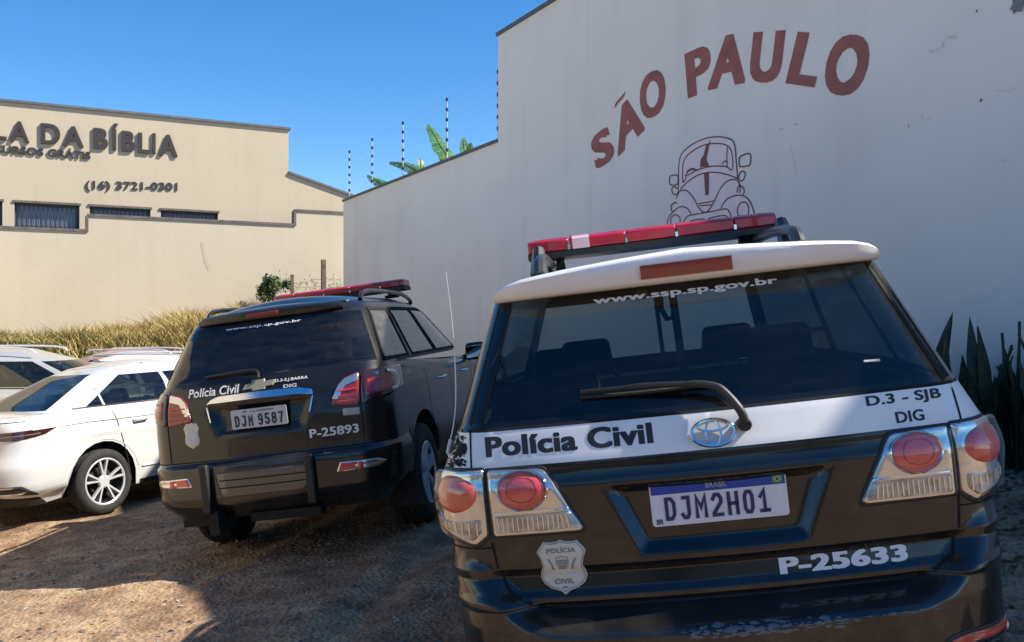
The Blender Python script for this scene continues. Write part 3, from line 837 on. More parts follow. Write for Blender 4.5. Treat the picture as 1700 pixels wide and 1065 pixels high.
o = slab('wall_stain', [bpix(333, 402), bpix(338, 400), bpix(343, 425), bpix(351, 446), bpix(345, 448), bpix(338, 430)], BC - .004, BC, mat('wall_stain', (.50, .43, .32), .9), bw)

# lettered building
c2 = BC + 1.3
bld = thing('lettered_building', 'beige two-storey building with raised lettering LA DA BÍBLIA and shuttered windows', 'building', Vector((0, 0, 0)))
uE, zE = bpix(479, 212, c2); _, zE2 = bpix(479, 287, c2); uL, _ = bpix(-500, 120, c2)
uS, zS = bpix(640, 345, c2)
zT = (zE + bpix(0, 170, c2)[1]) / 2
wins = [(-62, 4, 335, 392), (24, 132, 338, 392), (149, 250, 344, 376), (267, 362, 349, 378)]
cx = [uL]; holes = []
for a, b, t, q in wins:
    ua = bpix(a, t, c2)[0]; ub, zt = bpix(b, t + 2, c2); holes.append((ua, ub, zA - .35, zt))
zWT = sum(h[3] for h in holes) / 4; holes = [(a, b, c, zWT) for a, b, c, _ in holes]; zWB = holes[0][2]
front = [(uL, zWT, uE, zT)]
MBB = MB()
def rectf(a, z0, b, z1, name='wall_panel'): slab(name, [(a, z0), (b, z0), (b, z1), (a, z1)], c2, c2 + .25, m_beige2, bld)
rectf(uL, zWT, uE, zT); rectf(uL, -1.5, uE, zWB)
prev = uL
for a, b, _, _ in holes:
    rectf(prev, zWB + .001, a, zWT - .001); prev = b
rectf(prev, zWB + .001, uE, zWT - .001)
slab('side_wing', [(uE + .002, -1.5), (uS, -1.5), (uS, zS), (uE + .002, zE2)], c2 + .004, c2 + 6, m_beige2, bld)
slab('wall_return', [(uE - .25, -1.5), (uE - .001, -1.5), (uE - .001, zT), (uE - .25, zT)], c2 + .251, c2 + 9, m_beige2, bld)
slab('roof_edge', [(uL, zT), (uE + .05, zT), (uE + .05, zT + .055), (uL, zT + .055)], c2 - .05, c2 + .4, m_cop2, bld)
slab('roof_edge', [(uE + .002, zE2), (uS, zS), (uS, zS + .055), (uE + .002, zE2 + .055)], c2 - .05, c2 + 6.1, m_cop2, bld)
m_sh = mat('window_shutter_blue_grey', (.23, .26, .31), .45, metal=.3, var=.2, vscale=3); m_bar = mat('window_bar_dark', (.05, .06, .08), .5)
for a, b, z0, z1 in holes:
    w = slab('window', [(a, z0), (b, z0), (b, z1), (a, z1)], c2 + .14, c2 + .16, m_sh, bld)
    fr = MB(); g = MB()
    for (p, q) in (((a, z0), (a + .05, z1)), ((b - .05, z0), (b, z1)), ((a, z1 - .05), (b, z1)), ((a, (z0 + z1) / 2 - .03), (b, (z0 + z1) / 2 + .03))):
        vs = [bp_(u, z, c) for c in (c2 + .08, c2 + .13) for u, z in ((p[0], p[1]), (q[0], p[1]), (q[0], q[1]), (p[0], q[1]))]; fr.add(vs, [(3, 2, 1, 0), (4, 5, 6, 7), (0, 1, 5, 4), (1, 2, 6, 5), (2, 3, 7, 6), (3, 0, 4, 7)])
    fo = fr.obj('frame', m_bar, w, False)
    u = a + .09
    while u < b - .06:
        g.tube([bp_(u, z0 + .02, c2 + .06), bp_(u, z1 - .02, c2 + .06)], .011, 5); u += .095
    go = g.obj('grille', m_bar, w, False); go['kind'] = 'stuff'
    slab('lintel', [(a - .03, z1 + .003), (b + .03, z1 + .003), (b + .03, z1 + .05), (a - .03, z1 + .05)], c2 - .03, c2 - .001, m_cop, w)
m_sign = mat('sign_letter_brown', (.045, .033, .032), .5)
def zt_(X, Y): return X / 3.803, 140 + Y / 3.803
def blet(ch, x0, x1, yb0, yb1, h, dep=.045, name='sign_letter', bold=.03):
    vs, fs = glyphs(ch, bold, .5); a, b, c, d = bbox(vs)
    A = Vector(bpix(*zt_(x0, yb0), c2)); B = Vector(bpix(*zt_(x1, yb1), c2)); C = Vector(bpix(*zt_(x0, yb0 - h), c2))
    out = []
    for v in vs:
        p = A + (B - A) * ((v.x - a) / (b - a)) + (C - A) * ((v.y - c) / (d - c)); out.append(bp_(p.x, p.y, c2 - .004 - (v.z + .5) * dep))
    return mesh_obj(name, out, fs, m_sign, bld, False)
for ch, a, b, y, h in (('L', -40, 42, 345, 130), ('A', 60, 185, 357, 130), ('D', 258, 380, 372, 130), ('A', 398, 528, 386, 128), ('B', 590, 682, 402, 130), ('Í', 708, 745, 412, 168), ('B', 768, 852, 420, 130), ('L', 872, 945, 430, 128), ('I', 962, 982, 436, 130), ('A', 1002, 1120, 446, 135)):
    blet(ch, a, b, y, y + (b - a) * .085, h)
blet('CURSOS GRÁTIS', -45, 572, 426, 472, 62, .03, 'sign_line', .025)
blet('(16) 3721-0301', 540, 1120, 672, 684, 68, .02, 'phone_number', .022)

# electric fence posts on the low wall
m_rod = mat('fence_rod', (.55, .57, .58), .5); m_ins = mat('insulator_black', (.02, .02, .022), .5)
rows_ = [(572, 'electric fence post at the far corner end of the low grey wall'), (618, 'electric fence post on the wall top between far corner and first banana leaf'), (669, 'electric fence post rising just behind the drooping banana leaf'), (742, 'electric fence post beside the tall upright banana leaf'), (827, 'electric fence post touching the edge of the tall painted wall')]
ptops = []
for px, lab in rows_:
    t, _ = wpix(px, 250, -.1); t = min(t, T_END - .12); t = max(t, T_MID + .06)
    p = wp(t, ZLOW + .045, -.1)
    e = thing('fence_post', lab, 'fence post', p, 'electric fence posts on the low wall')
    mb = MB(); mb.tube([(0, 0, 0), (0, 0, 1.08)], .009, 6); mb.box((0, 0, .01), (.06, .06, .02)); mb.obj('rod', m_rod, e)
    for k in range(6):
        ib = MB(); ib.lathe([(0, -.028), (.018, -.028), (.026, -.01), (.015, 0), (.026, .01), (.018, .028), (0, .028)], (0, -.012, .2 + k * .17), 'z', 8); ib.obj('insulator', m_ins, e)
    ptops.append(p)
wr = MB()
for k in range(6):
    for a, b in zip(ptops, ptops[1:]): wr.tube([a + Vector((0, -.03, .2 + k * .17)), b + Vector((0, -.03, .2 + k * .17))], .0014, 3, False)
tag(wr.obj('fence_wire', m_rod, None), 'thin parallel electric fence wires strung above the low grey wall', 'wire')

# banana plant behind the low wall
m_ban = mat('banana_leaf', (.10, .22, .035), .45, col2=(.035, .12, .02), vscale=5, detail=3); m_ban2 = mat('banana_leaf_pale', (.42, .42, .16), .5); m_banstem = mat('banana_stem', (.16, .20, .07), .6, var=.4)
def banana(base, leaves, label):
    e = thing('banana_plant', label, 'banana plant', base)
    st = MB(); top = min(l[0][0][2] for l in leaves) - .5
    st.tube([(0, 0, -.2), (0.02, 0, 1.5), (0, .03, max(2.2, top - base.z))], [.14, .11, .07], 12); st.obj('stem', m_banstem, e)
    for pts, wd, pale in leaves:
        P = [Vector(p) - base for p in smoothpts(pts, False, 9)]
        n = len(P); rnd = random.Random(n + int(wd * 100)); rib = MB(); rib.tube(P, [.018 * (1 - .8 * i / n) + .003 for i in range(n)], 6)
        vs = []; fs = []
        nt = len(P); segs = []
        for i in range(nt - 1):
            for sg in (-1, 1):
                f0, f1 = i / (nt - 1), (i + 1) / (nt - 1)
                def wdt(f): return wd * (math.sin(math.pi * min(1, .08 + f * .92)) ** .6) * (1 if f < .97 else .5)
                t = (P[i + 1] - P[i]).normalized(); side = t.cross(Vector((0.3, -1, .1))).normalized() * sg
                droop = Vector((0, 0, -.35)) + Vector((0, -.12, 0)); tear = rnd.uniform(.0, .12) if rnd.random() < .7 else .25
                a, b = P[i], P[i + 1]; jit = rnd.uniform(.85, 1.05)
                w0, w1 = wdt(f0) * jit, wdt(f1) * jit
                k = len(vs); vs += [a, b, b.lerp(a, tear) + side * w1 * .55 + droop * w1 * .25, a + side * w0 * .55 + droop * w0 * .25, b.lerp(a, tear) + side * w1 + droop * w1 * .8 + t * .05, a + side * w0 + droop * w0 * .8 + t * .05]
                fs += [(k, k + 1, k + 2, k + 3), (k + 3, k + 2, k + 4, k + 5)]
        lf = mesh_obj('leaf', vs, fs, m_ban2 if pale else m_ban, e, True, 60); rib.obj('midrib', m_banstem, lf)
def wq(px, py, off): t, z = wpix(px, py, off); return tuple(wp(t, z, off))
banana(wp(wpix(690, 300, -1.2)[0], .3, -1.2), [
    ([wq(700, 330, -1.2), wq(742, 272, -.7), wq(730, 238, -.7), wq(711, 206, -.8)], .17, 0),
    ([wq(705, 330, -1.2), wq(702, 290, -.8), wq(672, 272, -.7), wq(648, 268, -.7)], .15, 0),
    ([wq(700, 340, -1.2), wq(698, 292, -1.0), wq(699, 268, -1.0), wq(694, 262, -1.1)], .07, 1),
    ([wq(660, 340, -1.2), wq(648, 312, -.8), wq(628, 300, -.7), wq(611, 290, -.7)], .14, 0)], 'banana plant with torn green leaves rising behind the low grey wall')
banana(wp(wpix(775, 300, -1.2)[0], .3, -1.2), [([wq(775, 330, -1.2), wq(774, 262, -.8), wq(771, 245, -.8), wq(770, 232, -.8)], .10, 0), ([wq(780, 330, -1.2), wq(766, 268, -.8), wq(778, 250, -.8), wq(781, 240, -.8)], .08, 0)], 'small banana plant whose leaf tips just show over the wall near the tall wall edge')

# snake plants at the foot of the right wall
m_sn = mat('snake_plant_leaf', (.028, .052, .028), .5, col2=(.012, .026, .015), vscale=9, stretch=(1, 1, 4)); 
def snake(t, off, leaves, label, seed):
    rnd = random.Random(seed); base = wp(t, 0, off); base.z = gz(base.x, base.y)
    e = thing('snake_plant', label, 'plant', base, 'snake plants at the foot of the painted wall')
    for k, h in enumerate(leaves):
        b = Vector((rnd.uniform(-.17, .17), rnd.uniform(-.13, .13), -.03)); lean = Vector((rnd.uniform(-.2, .2), rnd.uniform(-.12, .12), -.1 * rnd.random())) * h * (1 if rnd.random() < .8 else 1.8)
        a = rnd.uniform(-.9, .9); u = Vector((math.cos(a), math.sin(a), 0)); nrm = Vector((-u.y, u.x, 0)); vs = []; n = 12; wmx = rnd.uniform(.034, .055)
        tw = rnd.uniform(-.8, .8)
        for i in range(n + 1):
            f = i / n; w = wmx * (.55 + .9 * f if f < .5 else 1.0) * (1 if f < .7 else max(.02, ((1 - f) / .3) ** .75)); p = b + lean * f * f + Vector((0, 0, h * f * (1 - .08 * f * abs(lean.x))))
            uu = (Matrix.Rotation(tw * f, 3, 'Z') @ u); nn = Vector((-uu.y, uu.x, 0))
            vs += [p - uu * w + nn * w * .35, p + nn * -.006, p + uu * w + nn * w * .35, p + nn * .012]
        fs = [(i * 4 + j, i * 4 + (j + 1) % 4, (i + 1) * 4 + (j + 1) % 4, (i + 1) * 4 + j) for i in range(n) for j in range(4)]
        mesh_obj('leaf', vs, fs, m_sn, e, True, 60)
def tw(px, off): return wpix(px, 600, off)[0]
snake(tw(1585, .22), .22, [1.16, .9, .8, .95, .6, .75, .5, .85, .65, .45, .55, .7, .4, .6], 'dark snake plant with one tall leaf right beside the black SUV tail lamp', 1)
snake(tw(1625, .25), .25, [.85, .6, .75, .5, .7, .65, .4, .56, .6, .45, .7, .35], 'shorter dark snake plant between the two taller clumps by the wall', 2)
snake(tw(1662, .22), .22, [1.05, 1.1, .85, .95, .7, .8, .6, .5, .9, .45, .65, .75, .4, .55], 'snake plant clump with two tall broad leaves near the right picture edge', 3)
snake(tw(1700, .2), .2, [1.02, .95, 1.08, .8, .9, .7, .6, .85, .5, .66, .45, .75], 'snake plant clump cut off by the right picture edge', 4)
snake(tw(1555, .2), .2, [.8, .7, .9, .6, .75, .5], 'low snake plant mostly hidden behind the black SUV', 5)
snake(tw(1740, .3), .3, [1.1, 1.0, .9, .7, .95, .8], 'snake plant just beyond the right picture edge clump', 6)

# ------------------------------------------------------------------ dry grass bank, bush, posts
def grass(name, label, n, region, h, cols, seed, w=.012, kind='grass'):
    rnd = random.Random(seed); ms = cols; per = [MB() for _ in ms]
    mb = MB(); idx = []
    for k in range(n):
        u, c = region(rnd)
        p = bp_(u, 0, c); p.z = gz(p.x, p.y)
        hh = h(u, c, rnd); a = rnd.random() * 6.3; ww = w * rnd.uniform(.6, 1.3); ln = Vector((rnd.gauss(0, .42), rnd.gauss(0, .42), 0)) * hh
        s = Vector((math.cos(a), math.sin(a), 0)) * ww; q1 = p + ln * .3 + Vector((0, 0, hh * .55)); q2 = p + ln + Vector((0, 0, hh * rnd.uniform(.85, 1)))
        mb.add([p - s, p + s, q1 + s * .8, q1 - s * .8, q2], [(0, 1, 2, 3), (3, 2, 4)]); wt = [x[1] for x in ms]; lf = sm((bpix(230, 540)[0] - u) / 2.5 + .35 * noise.noise(Vector((u * 1.3, c * 1.3, 9)))); wt = [wt[0] * (1 - .6 * lf), wt[1], wt[2] * (.3 + 1.4 * lf)] + [q * (.2 + 2 * lf) for q in wt[3:]] if len(wt) > 3 else wt
        idx += [rnd.choices(range(len(ms)), wt)[0]] * 2
    o = mb.obj(name, None, None, False)
    for m, _ in ms: o.data.materials.append(m)
    o.data.polygons.foreach_set('material_index', idx); tag(o, label, kind); o['kind'] = 'stuff'
gy = mat('dry_grass_yellow', (.56, .45, .15), .8, var=.3, vscale=3); gt = mat('dry_grass_tan', (.50, .38, .18), .8); gg = mat('grass_olive', (.16, .18, .05), .8); gd = mat('grass_dark', (.07, .09, .03), .8)
uW0 = bpix(-120, 540)[0]; uW1 = uC - 2.4
def hclump(u, c, rnd):
    k = .5 + .9 * noise.noise(Vector((u * .8, c * .8, 1))) + .35 * sm((u - bpix(190, 540)[0]) / 1.5) - .25 * sm((bpix(120, 540)[0] - u) / 1.0)
    return max(.16, .36 + .46 * k) * rnd.uniform(.5, 1.1)
grass('dry_grass', 'tall yellow dry grass growing on the bank below the beige wall', 42000, lambda r: (r.uniform(uW0, uW1), BC - .08 - abs(r.gauss(0, .8))), hclump, [(gy, 5), (gt, 4), (gg, 2.2), (gd, .5)], 5)
grass('weeds', 'low olive green weeds in front of the dry grass behind the parked cars', 9000, lambda r: (r.uniform(uW0, bpix(330, 540)[0]), BC - 1.2 - abs(r.gauss(0, .35))), lambda u, c, r: r.uniform(.12, .36), [(gg, 4), (gd, 3), (gy, 1.5)], 6, .016)

def foliage(name, par, centre, rad, n, s, m, seed, squash=1, shell=.4):
    rnd = random.Random(seed); mb = MB()
    for k in range(n):
        d = Vector((rnd.gauss(0, 1), rnd.gauss(0, 1), rnd.gauss(0, 1))).normalized() * (shell + (1 - shell) * rnd.random()) ** .6
        d *= .72 + .5 * noise.noise(d * 2.1 + Vector((seed, 0, 0)))
        p = Vector(centre) + Vector((d.x * rad[0], d.y * rad[1], d.z * rad[2])); a = Vector((rnd.gauss(0, 1), rnd.gauss(0, 1), rnd.gauss(0, .6))).normalized(); b = a.orthogonal().normalized(); b = Matrix.Rotation(rnd.random() * 6.3, 3, a) @ b; c = a.cross(b); q = s * rnd.uniform(.6, 1.3)
        mb.add([p - b * q, p + c * q * .45, p + b * q, p - c * q * .45], [(0, 1, 2, 3)])
    o = mb.obj(name, m, par, False)
    o['kind'] = 'stuff'; return o
m_leaf = mat('bush_leaf', (.085, .14, .04), .6, col2=(.03, .065, .02), vscale=4, detail=3); m_twig = mat('twig_brown', (.10, .075, .05), .8)
ub, zb_ = bpix(446, 478, BC - .3); pb = bp_(ub, 0, BC - .45); pb.z = gz(pb.x, pb.y)
e = thing('climbing_bush', 'small green bush clinging to the beige wall, casting a slanted shadow', 'bush', pb)
mb = MB()
for k in range(7):
    a = k * .9; mb.tube([(0, 0, -.1), (.06 * math.cos(a), .05 * math.sin(a), .4), (.12 * math.cos(a), .1 * math.sin(a), zb_ - pb.z)], [.015, .01, .004], 5)
mb.obj('stems', m_twig, e)
foliage('foliage', e, (0, 0, zb_ - pb.z + .06), (.30, .24, .30), 950, .045, m_leaf, 2); foliage('foliage', e, (-.05, 0, zb_ - pb.z - .35), (.25, .2, .36), 520, .045, m_leaf, 3); foliage('foliage', e, (.30, .12, zb_ - pb.z + .1), (.30, .08, .16), 220, .04, m_leaf, 4, shell=.1); foliage('foliage', e, (-.25, .1, zb_ - pb.z - .1), (.16, .08, .3), 160, .04, m_leaf, 5, shell=.1)
for px, pt, w, lab in ((485, 455, .035, 'thin wooden post standing right of the small bush'), (537, 430, .05, 'taller dark wooden post nearest the wall corner')):
    u, z = bpix(px, pt, BC - 1.1); p = bp_(u, 0, BC - 1.1); p.z = gz(p.x, p.y) - .1
    mb = MB(); mb.box((0, 0, (z - p.z) / 2), (w * 2, w * 1.6, z - p.z), Matrix.Rotation(.5, 3, 'Z')); o = mb.obj('wooden_post', mat('old_wood', (.17, .12, .08), .85, var=.5, vscale=9), None, False); o.location = p; bevel(o, .006)
    tag(o, lab, 'post')
vw = MB(); rnd = random.Random(4)
for k in range(2):
    a = Vector(bp_(bpix(455, 470 + k * 12, BC - 1.0)[0], bpix(455, 470 + k * 12, BC - 1.0)[1], BC - 1.0)); b = bp_(bpix(566, 462 + k * 12, BC - 1.0)[0], bpix(566, 462 + k * 12, BC - 1.0)[1], BC - 1.0)
    vw.tube([a.lerp(b, i / 10) + Vector((0, 0, rnd.uniform(-.04, .04))) for i in range(11)], .006, 4)
vo = vw.obj('dry_vine', m_twig, None)
for k in range(160):
    pass
tag(vo, 'thin dry vines strung between the posts in front of the beige wall', 'vine')
vl = MB()
for k in range(220):
    a = Vector(bp_(bpix(rnd.uniform(450, 568), 470, BC - 1.0)[0], 0, BC - 1.0)); a.z = EYE + rnd.gauss(.75, .13); b = Vector((rnd.gauss(0, 1), rnd.gauss(0, 1), rnd.gauss(0, 1))).normalized() * .028; c = b.orthogonal().normalized() * .013
    vl.add([a - b, a + c, a + b, a - c], [(0, 1, 2, 3)])
lo_ = vl.obj('leaves', m_leaf, vo, False); lo_['kind'] = 'stuff'

# trees and a low wall behind the camera: they only show as reflections
def tree(x, y, h, r, seed, label):
    p = Vector((x, y, gz(x, y))); e = thing('shade_tree', label, 'tree', p, 'trees across the street behind the yard'); mb = MB()
    mb.tube([(0, 0, -.2), (.1, 0, h * .3), (0, .1, h * .62)], [.22, .16, .08], 10)
    rnd = random.Random(seed)
    for k in range(5):
        a = k * 1.3; mb.tube([(.05, 0, h * .35 + k * .1), (math.cos(a) * r * .5, math.sin(a) * r * .5, h * .7)], [.08, .03], 6)
    mb.obj('trunk', m_twig, e)
    for k in range(5):
        a = k * 1.26; foliage('crown', e, (math.cos(a) * r * .45, math.sin(a) * r * .45, h * .68 + rnd.uniform(-.3, .5)), (r * .7, r * .7, r * .55), 520, .16, m_leaf, seed * 7 + k)
for i, (x, y, h, r, l) in enumerate(((-9, -17, 6, 2.6, 'broad shade tree at the left across the street'), (-2, -19, 5, 2.2, 'small round shade tree in the middle across the street'), (6, -18, 6.5, 2.8, 'tall shade tree at the right across the street'), (-17, -14, 7, 3, 'wide shade tree far left across the street'))):
    tree(x, y, h, r, i + 1, l)
us = bpix(-170, 400)[0]; pc = bp_(us, 0, BC); e = thing('added_bounce_wall', 'unseen beige wall added left of the yard to bounce warm light', 'wall', Vector((0, 0, 0)))  # out of view, added to bounce warm sunlight onto the grey wall and cars
mb = MB(); q = [pc - Vector((WD.x, WD.y, 0)) * .2, pc, pc - Vector((TD.x, TD.y, 0)) * 16.5, pc - Vector((TD.x, TD.y, 0)) * 16.5 - Vector((WD.x, WD.y, 0)) * .2]
mb.add([Vector((p.x, p.y, -2.5)) for p in q] + [Vector((p.x, p.y, zA + .3)) for p in q], [(4, 5, 6, 7), (0, 1, 5, 4), (1, 2, 6, 5), (2, 3, 7, 6), (3, 0, 4, 7)]); mb.obj('wall_panel', m_beige, e, False)
hb = MB(); hb.box((-4, -24, 1.2), (60, .3, 4.4)); tag(hb.obj('street_wall', m_beige2, None, False), 'long plain beige wall across the street behind the trees', 'wall')

# ------------------------------------------------------------------ shared car pieces
def interior(root, y0, y1, hw, zf, zbelt, rearseat, frontseat, zt, skip_dash=False, hr=.16, ysh=0):
    mb = MB(); mb.box((0, (y0 + y1) / 2, zf), (hw * 2, y1 - y0, .04)); mb.box((0, y1 - .12, (zf + zbelt) / 2), (hw * 2, .3, zbelt - zf)); o = mb.obj('cabin_floor', M['dash'], root, False)
    for y, n in ((rearseat, 3), (frontseat, 2)):
        for k in range(n):
            x = (k - (n - 1) / 2) * (.46 if n == 3 else .74)
            w = .44 if n == 3 else .52
            s = MB(); rot = Matrix.Rotation(-.22, 3, 'X').inverted() if False else Matrix.Rotation(.22, 3, 'X')
            s.box((x, y, zt - .62 + .24), (w, .13, .62), rot, .86); s.box((x, y + .27, zt - .72), (w, .5, .14)); so = s.obj('seat', M['seat'], root, True, 40); bevel(so, .035, 3)
            if n == 3 and k == 1: continue
            h = MB(); hy = y - .11
            h.box((x, hy, zt + .10), (hr * 1.75, .09, hr), rot, .88); ho = h.obj('headrest', M['seat'], so, True, 40); bevel(ho, .03, 3)
            pl = MB(); pl.tube([(x - .05, hy + .02, zt - .12), (x - .05, hy, zt + .08)], .006, 6); pl.tube([(x + .05, hy + .02, zt - .12), (x + .05, hy, zt + .08)], .006, 6); pl.obj('headrest_post', M['chrome'], so)
    if not skip_dash:
        st = MB(); c = Vector((-.37, frontseat + .62, zbelt - .04)); pts = []
        for k in range(21):
            a = 2 * math.pi * k / 20; pts.append(c + Vector((math.cos(a) * .18, -math.sin(a) * .07, math.sin(a) * .165)))
        st.tube(pts, .014, 8); st.tube([c + Vector((-.17, 0, 0)), c + Vector((.17, 0, 0))], .013, 6); st.obj('steering_wheel', M['trim'], root)

def underbody(root, y0, y1, hw, z0, z1, arches, ground=0):
    mb = MB(); mb.box((0, (y0 + y1) / 2, (z0 + z1) / 2), (hw * 2, y1 - y0, z1 - z0))
    for ya in arches:
        mb.tube([(-hw - .1, ya, .33), (hw + .1, ya, .33)], .045, 8)
    mb.obj('underbody', M['under'], root, False)

def shield(car, cx, cz, w, h, m1, full=True):
    half = [(0, .5), (.09, .465), (.24, .46), (.34, .475), (.5, .29), (.44, .17), (.40, .03), (.455, -.08), (.47, -.2), (.41, -.31), (.28, -.39), (.1, -.44), (0, -.5)]
    pts = [(cx - x * w, cz + z * h) for x, z in half] + [(cx + x * w, cz + z * h) for x, z in half[-2:0:-1]]
    b = car.panel('police_badge', pts, m1, .005, .004, rings=(0, .5, .8), center=(cx, cz + .05 * h))
    if full:
        q = [(cx + (x) * w * .93, cz + z * h * .93) for x, z in [(-p[0], p[1]) for p in half] + half[-2:0:-1]]
        car.ribbon('badge_border', q, .0022, M['badgeg'], .0062, parent=b, closed=True, step=.01)
        car.text('POLÍCIA', cx - .29 * w, cx + .29 * w, cz + .265 * h, cz + .37 * h, M['badgeg'], 'badge_text', .0065, .03, parent=b)
        car.text('CIVIL', cx - .20 * w, cx + .20 * w, cz - .32 * h, cz - .235 * h, M['badgeg'], 'badge_text', .0065, .03, parent=b)
        car.text('SP', cx - .06 * w, cx + .06 * w, cz - .415 * h, cz - .36 * h, M['badgeg'], 'badge_text', .0065, .03, parent=b)
        car.panel('badge_field', [(cx - .40 * w, cz - .03 * h), (cx - .42 * w, cz - .2 * h), (cx - .3 * w, cz - .21 * h), (cx, cz - .15 * h), (cx + .3 * w, cz - .21 * h), (cx + .42 * w, cz - .2 * h), (cx + .40 * w, cz - .03 * h), (cx + .2 * w, cz - .08 * h), (cx, cz - .1 * h), (cx - .2 * w, cz - .08 * h)], M['badgel'], .0058, .0, parent=b)
        for sg in (-1, 1):
            car.panel('badge_wreath', [(cx + sg * (.17 + .06 * math.cos(a) + .05 * math.sin(a)) * w + sg * .09 * w * abs(math.sin(a * .5)), cz + (.07 + .11 * math.sin(a)) * h) for a in [k * math.pi / 8 for k in range(16)]], M['badgeg'], .0062, 0, parent=b)
        for k in range(5):
            ww = .13 * (1 if k < 3 else .8 - .2 * (k - 3)); car.ribbon('badge_stripe', [(cx - ww * w, cz + (.13 - k * .032) * h), (cx + ww * w, cz + (.13 - k * .032) * h)], .0032, M['badgeg'], .0066, parent=b)
        for k in range(5): car.panel('badge_star', ellipse((cx + (k - 2) * .055 * w, cz + (.2 - .012 * abs(k - 2)) * h), .0028, .0028, 6), M['badgeg'], .0066, 0, parent=b)
    return b

def lightbar(root, y, z, length, depth, label_parts=5, clear=None, feet=((-.48, -.05), (.48, -.05)), railz=None):
    b = MB(); h = length / 2
    def sect(x, zz, dd, hh, r=.012):
        return [Vector((x, y + dd * a, z + zz + hh * c)) for a, c in ((-.5, -.5), (-.5, .25), (-.38, .5), (.38, .5), (.5, .25), (.5, -.5))]
    def prism(mb, xs, dd, zz, hh):
        R = []
        for x, k in xs: R.append(sect(x, zz, dd * k, hh * (1 if k > .95 else .9)))
        vs = [v for r in R for v in r]; n = 6; fs = [(i * n + j, i * n + (j + 1) % n, (i + 1) * n + (j + 1) % n, (i + 1) * n + j) for i in range(len(R) - 1) for j in range(n)]
        fs += [tuple(range(n))[::-1], tuple(range((len(R) - 1) * n, len(R) * n))]; mb.add(vs, fs)
    prism(b, [(-h, .8), (-h + .05, 1), (h - .05, 1), (h, .8)], depth, -.032, .036)
    base = b.obj('light_bar', M['trim'], root, True, 30)
    cuts = [-h, -h * .66, -h * .2, h * .2, h * .66, h]
    for i in range(5):
        a, c = cuts[i] + .003, cuts[i + 1] - .003; l = MB()
        xs = [(a, .78 if i == 0 else 1), (a + .07, 1), (c - .07, 1), (c, .78 if i == 4 else 1)]
        prism(l, xs, depth * .96, .014, .064); lo = l.obj('red_lens', M['barred'], base, True, 30); bevel(lo, .006, 2)
        if i:
            c_ = MB(); c_.box((cuts[i], y - depth * .49, z - .008), (.012, .012, .022)); c_.obj('clip', M['chrome'], base, False)
    if clear:
        l = MB(); prism(l, [(clear[0], 1), (clear[1], 1)], depth * .985, .014, .065); l.obj('clear_lens', mat('clear_pink_lens', (.80, .52, .52), .15, coat=1), base, True, 30)
    for fx, dz in feet:
        f = MB(); zb = railz if railz else z - .14
        f.box((fx, y, (z - .045 + zb) / 2), (.05, .09, z - .045 - zb), None, .7); f.box((fx, y, zb + .012), (.10, .13, .024)); f.tube([(fx - .02, y - .06, zb + .03), (fx + .03, y - .06, z - .04)], .007, 6); f.obj('bracket', M['under'], base, True, 30)
    return base

def flakes(car, name, x0, x1, z0, z1, n, m, seed, smax=.012, off=.0068, dens=None, scoord=False, stretch=1.1):
    rnd = random.Random(seed); mb = MB()
    for k in range(n):
        x = rnd.uniform(x0, x1); z = rnd.uniform(z0, z1)
        if dens and rnd.random() > dens(x, z): continue
        s = smax * (.25 + .75 * rnd.random() ** 2); q = 7; pts = []
        for i in range(q):
            a = 2 * math.pi * i / q; r = s * rnd.uniform(.4, 1.2); pts.append((x + r * math.cos(a) * stretch, z + r * math.sin(a) * rnd.uniform(.5, 1)))
        f = car.Ps if scoord else car.Q
        mb.add([f(x, z, off)] + [f(a, b, off) for a, b in pts], [(0, 1 + i, 1 + (i + 1) % q) for i in range(q)])
    o = mb.obj(name, m, car.root, False); o['kind'] = 'stuff'; return o

# ------------------------------------------------------------------ near police SUV
rA = thing('police_suv', 'nearest black police SUV with white tailgate band reading Polícia Civil, seen from behind', 'suv', POSE_A)
def softtab(T, r=.028):
    f = tab(T)
    return lambda q: sum(f(q + r * k / 3) for k in range(-3, 4)) / 7
crest = softtab([(0, .578), (.3, .588), (.54, .590), (.62, .612), (.70, .668), (.78, .722), (.88, .745), (1.1, .758)])
gline = softtab([(0, .655), (.5, .655), (.57, .664), (.63, .694), (.68, .75), (.72, .80), (.77, .836), (.84, .848), (1.1, .85)])
def extraA(q, z):
    g, c = gline(q), crest(q); t = sm((g - z) / max(.01, g - c))
    amt = (.105 * (1 - sm((q - .45) / .42)) + .018) * (1 - sm((q - 1.10) / .3)); e = amt * t
    if z < .42: e -= .05 * sm((.42 - z) / .1) * (1 - sm((q - 1.15) / .3))
    hwz = .245 + (z - .79) / .22 * .095; d = min(1.012 - z, z - .79, hwz - q)
    if d > 0: e -= .03 * sm(d / .04)
    return e
rowsA = sorted(set([.28, .31, .34, .37, .40, .43, .46, .49, .52, .55, .57, .585, .60, .615, .63, .645, .657, .664, .672, .68, .69, .702, .715, .73, .745, .76, .775, .79, .80, .812, .824, .85, .88, .91, .94, .965, .985, .998, 1.012, 1.03, 1.05, 1.07, 1.087, 1.11, 1.14, 1.17, 1.195] + [round(.57 + k * .009, 4) for k in range(32)] + [round(.786 + k * .009, 4) for k in range(27)]))
gh_rowsA = [1.195, 1.205, 1.22, 1.26, 1.30, 1.34, 1.38, 1.42, 1.46, 1.50, 1.54, 1.58, 1.60, 1.63, 1.66, 1.673, 1.685, 1.695, 1.705, 1.715, 1.725]
ghf = [0.02, .05, .1, .16, .20, .23, .28, .35, .42, .48, .52, .56, .64, .72, .8, .88, .94, .97, 1]
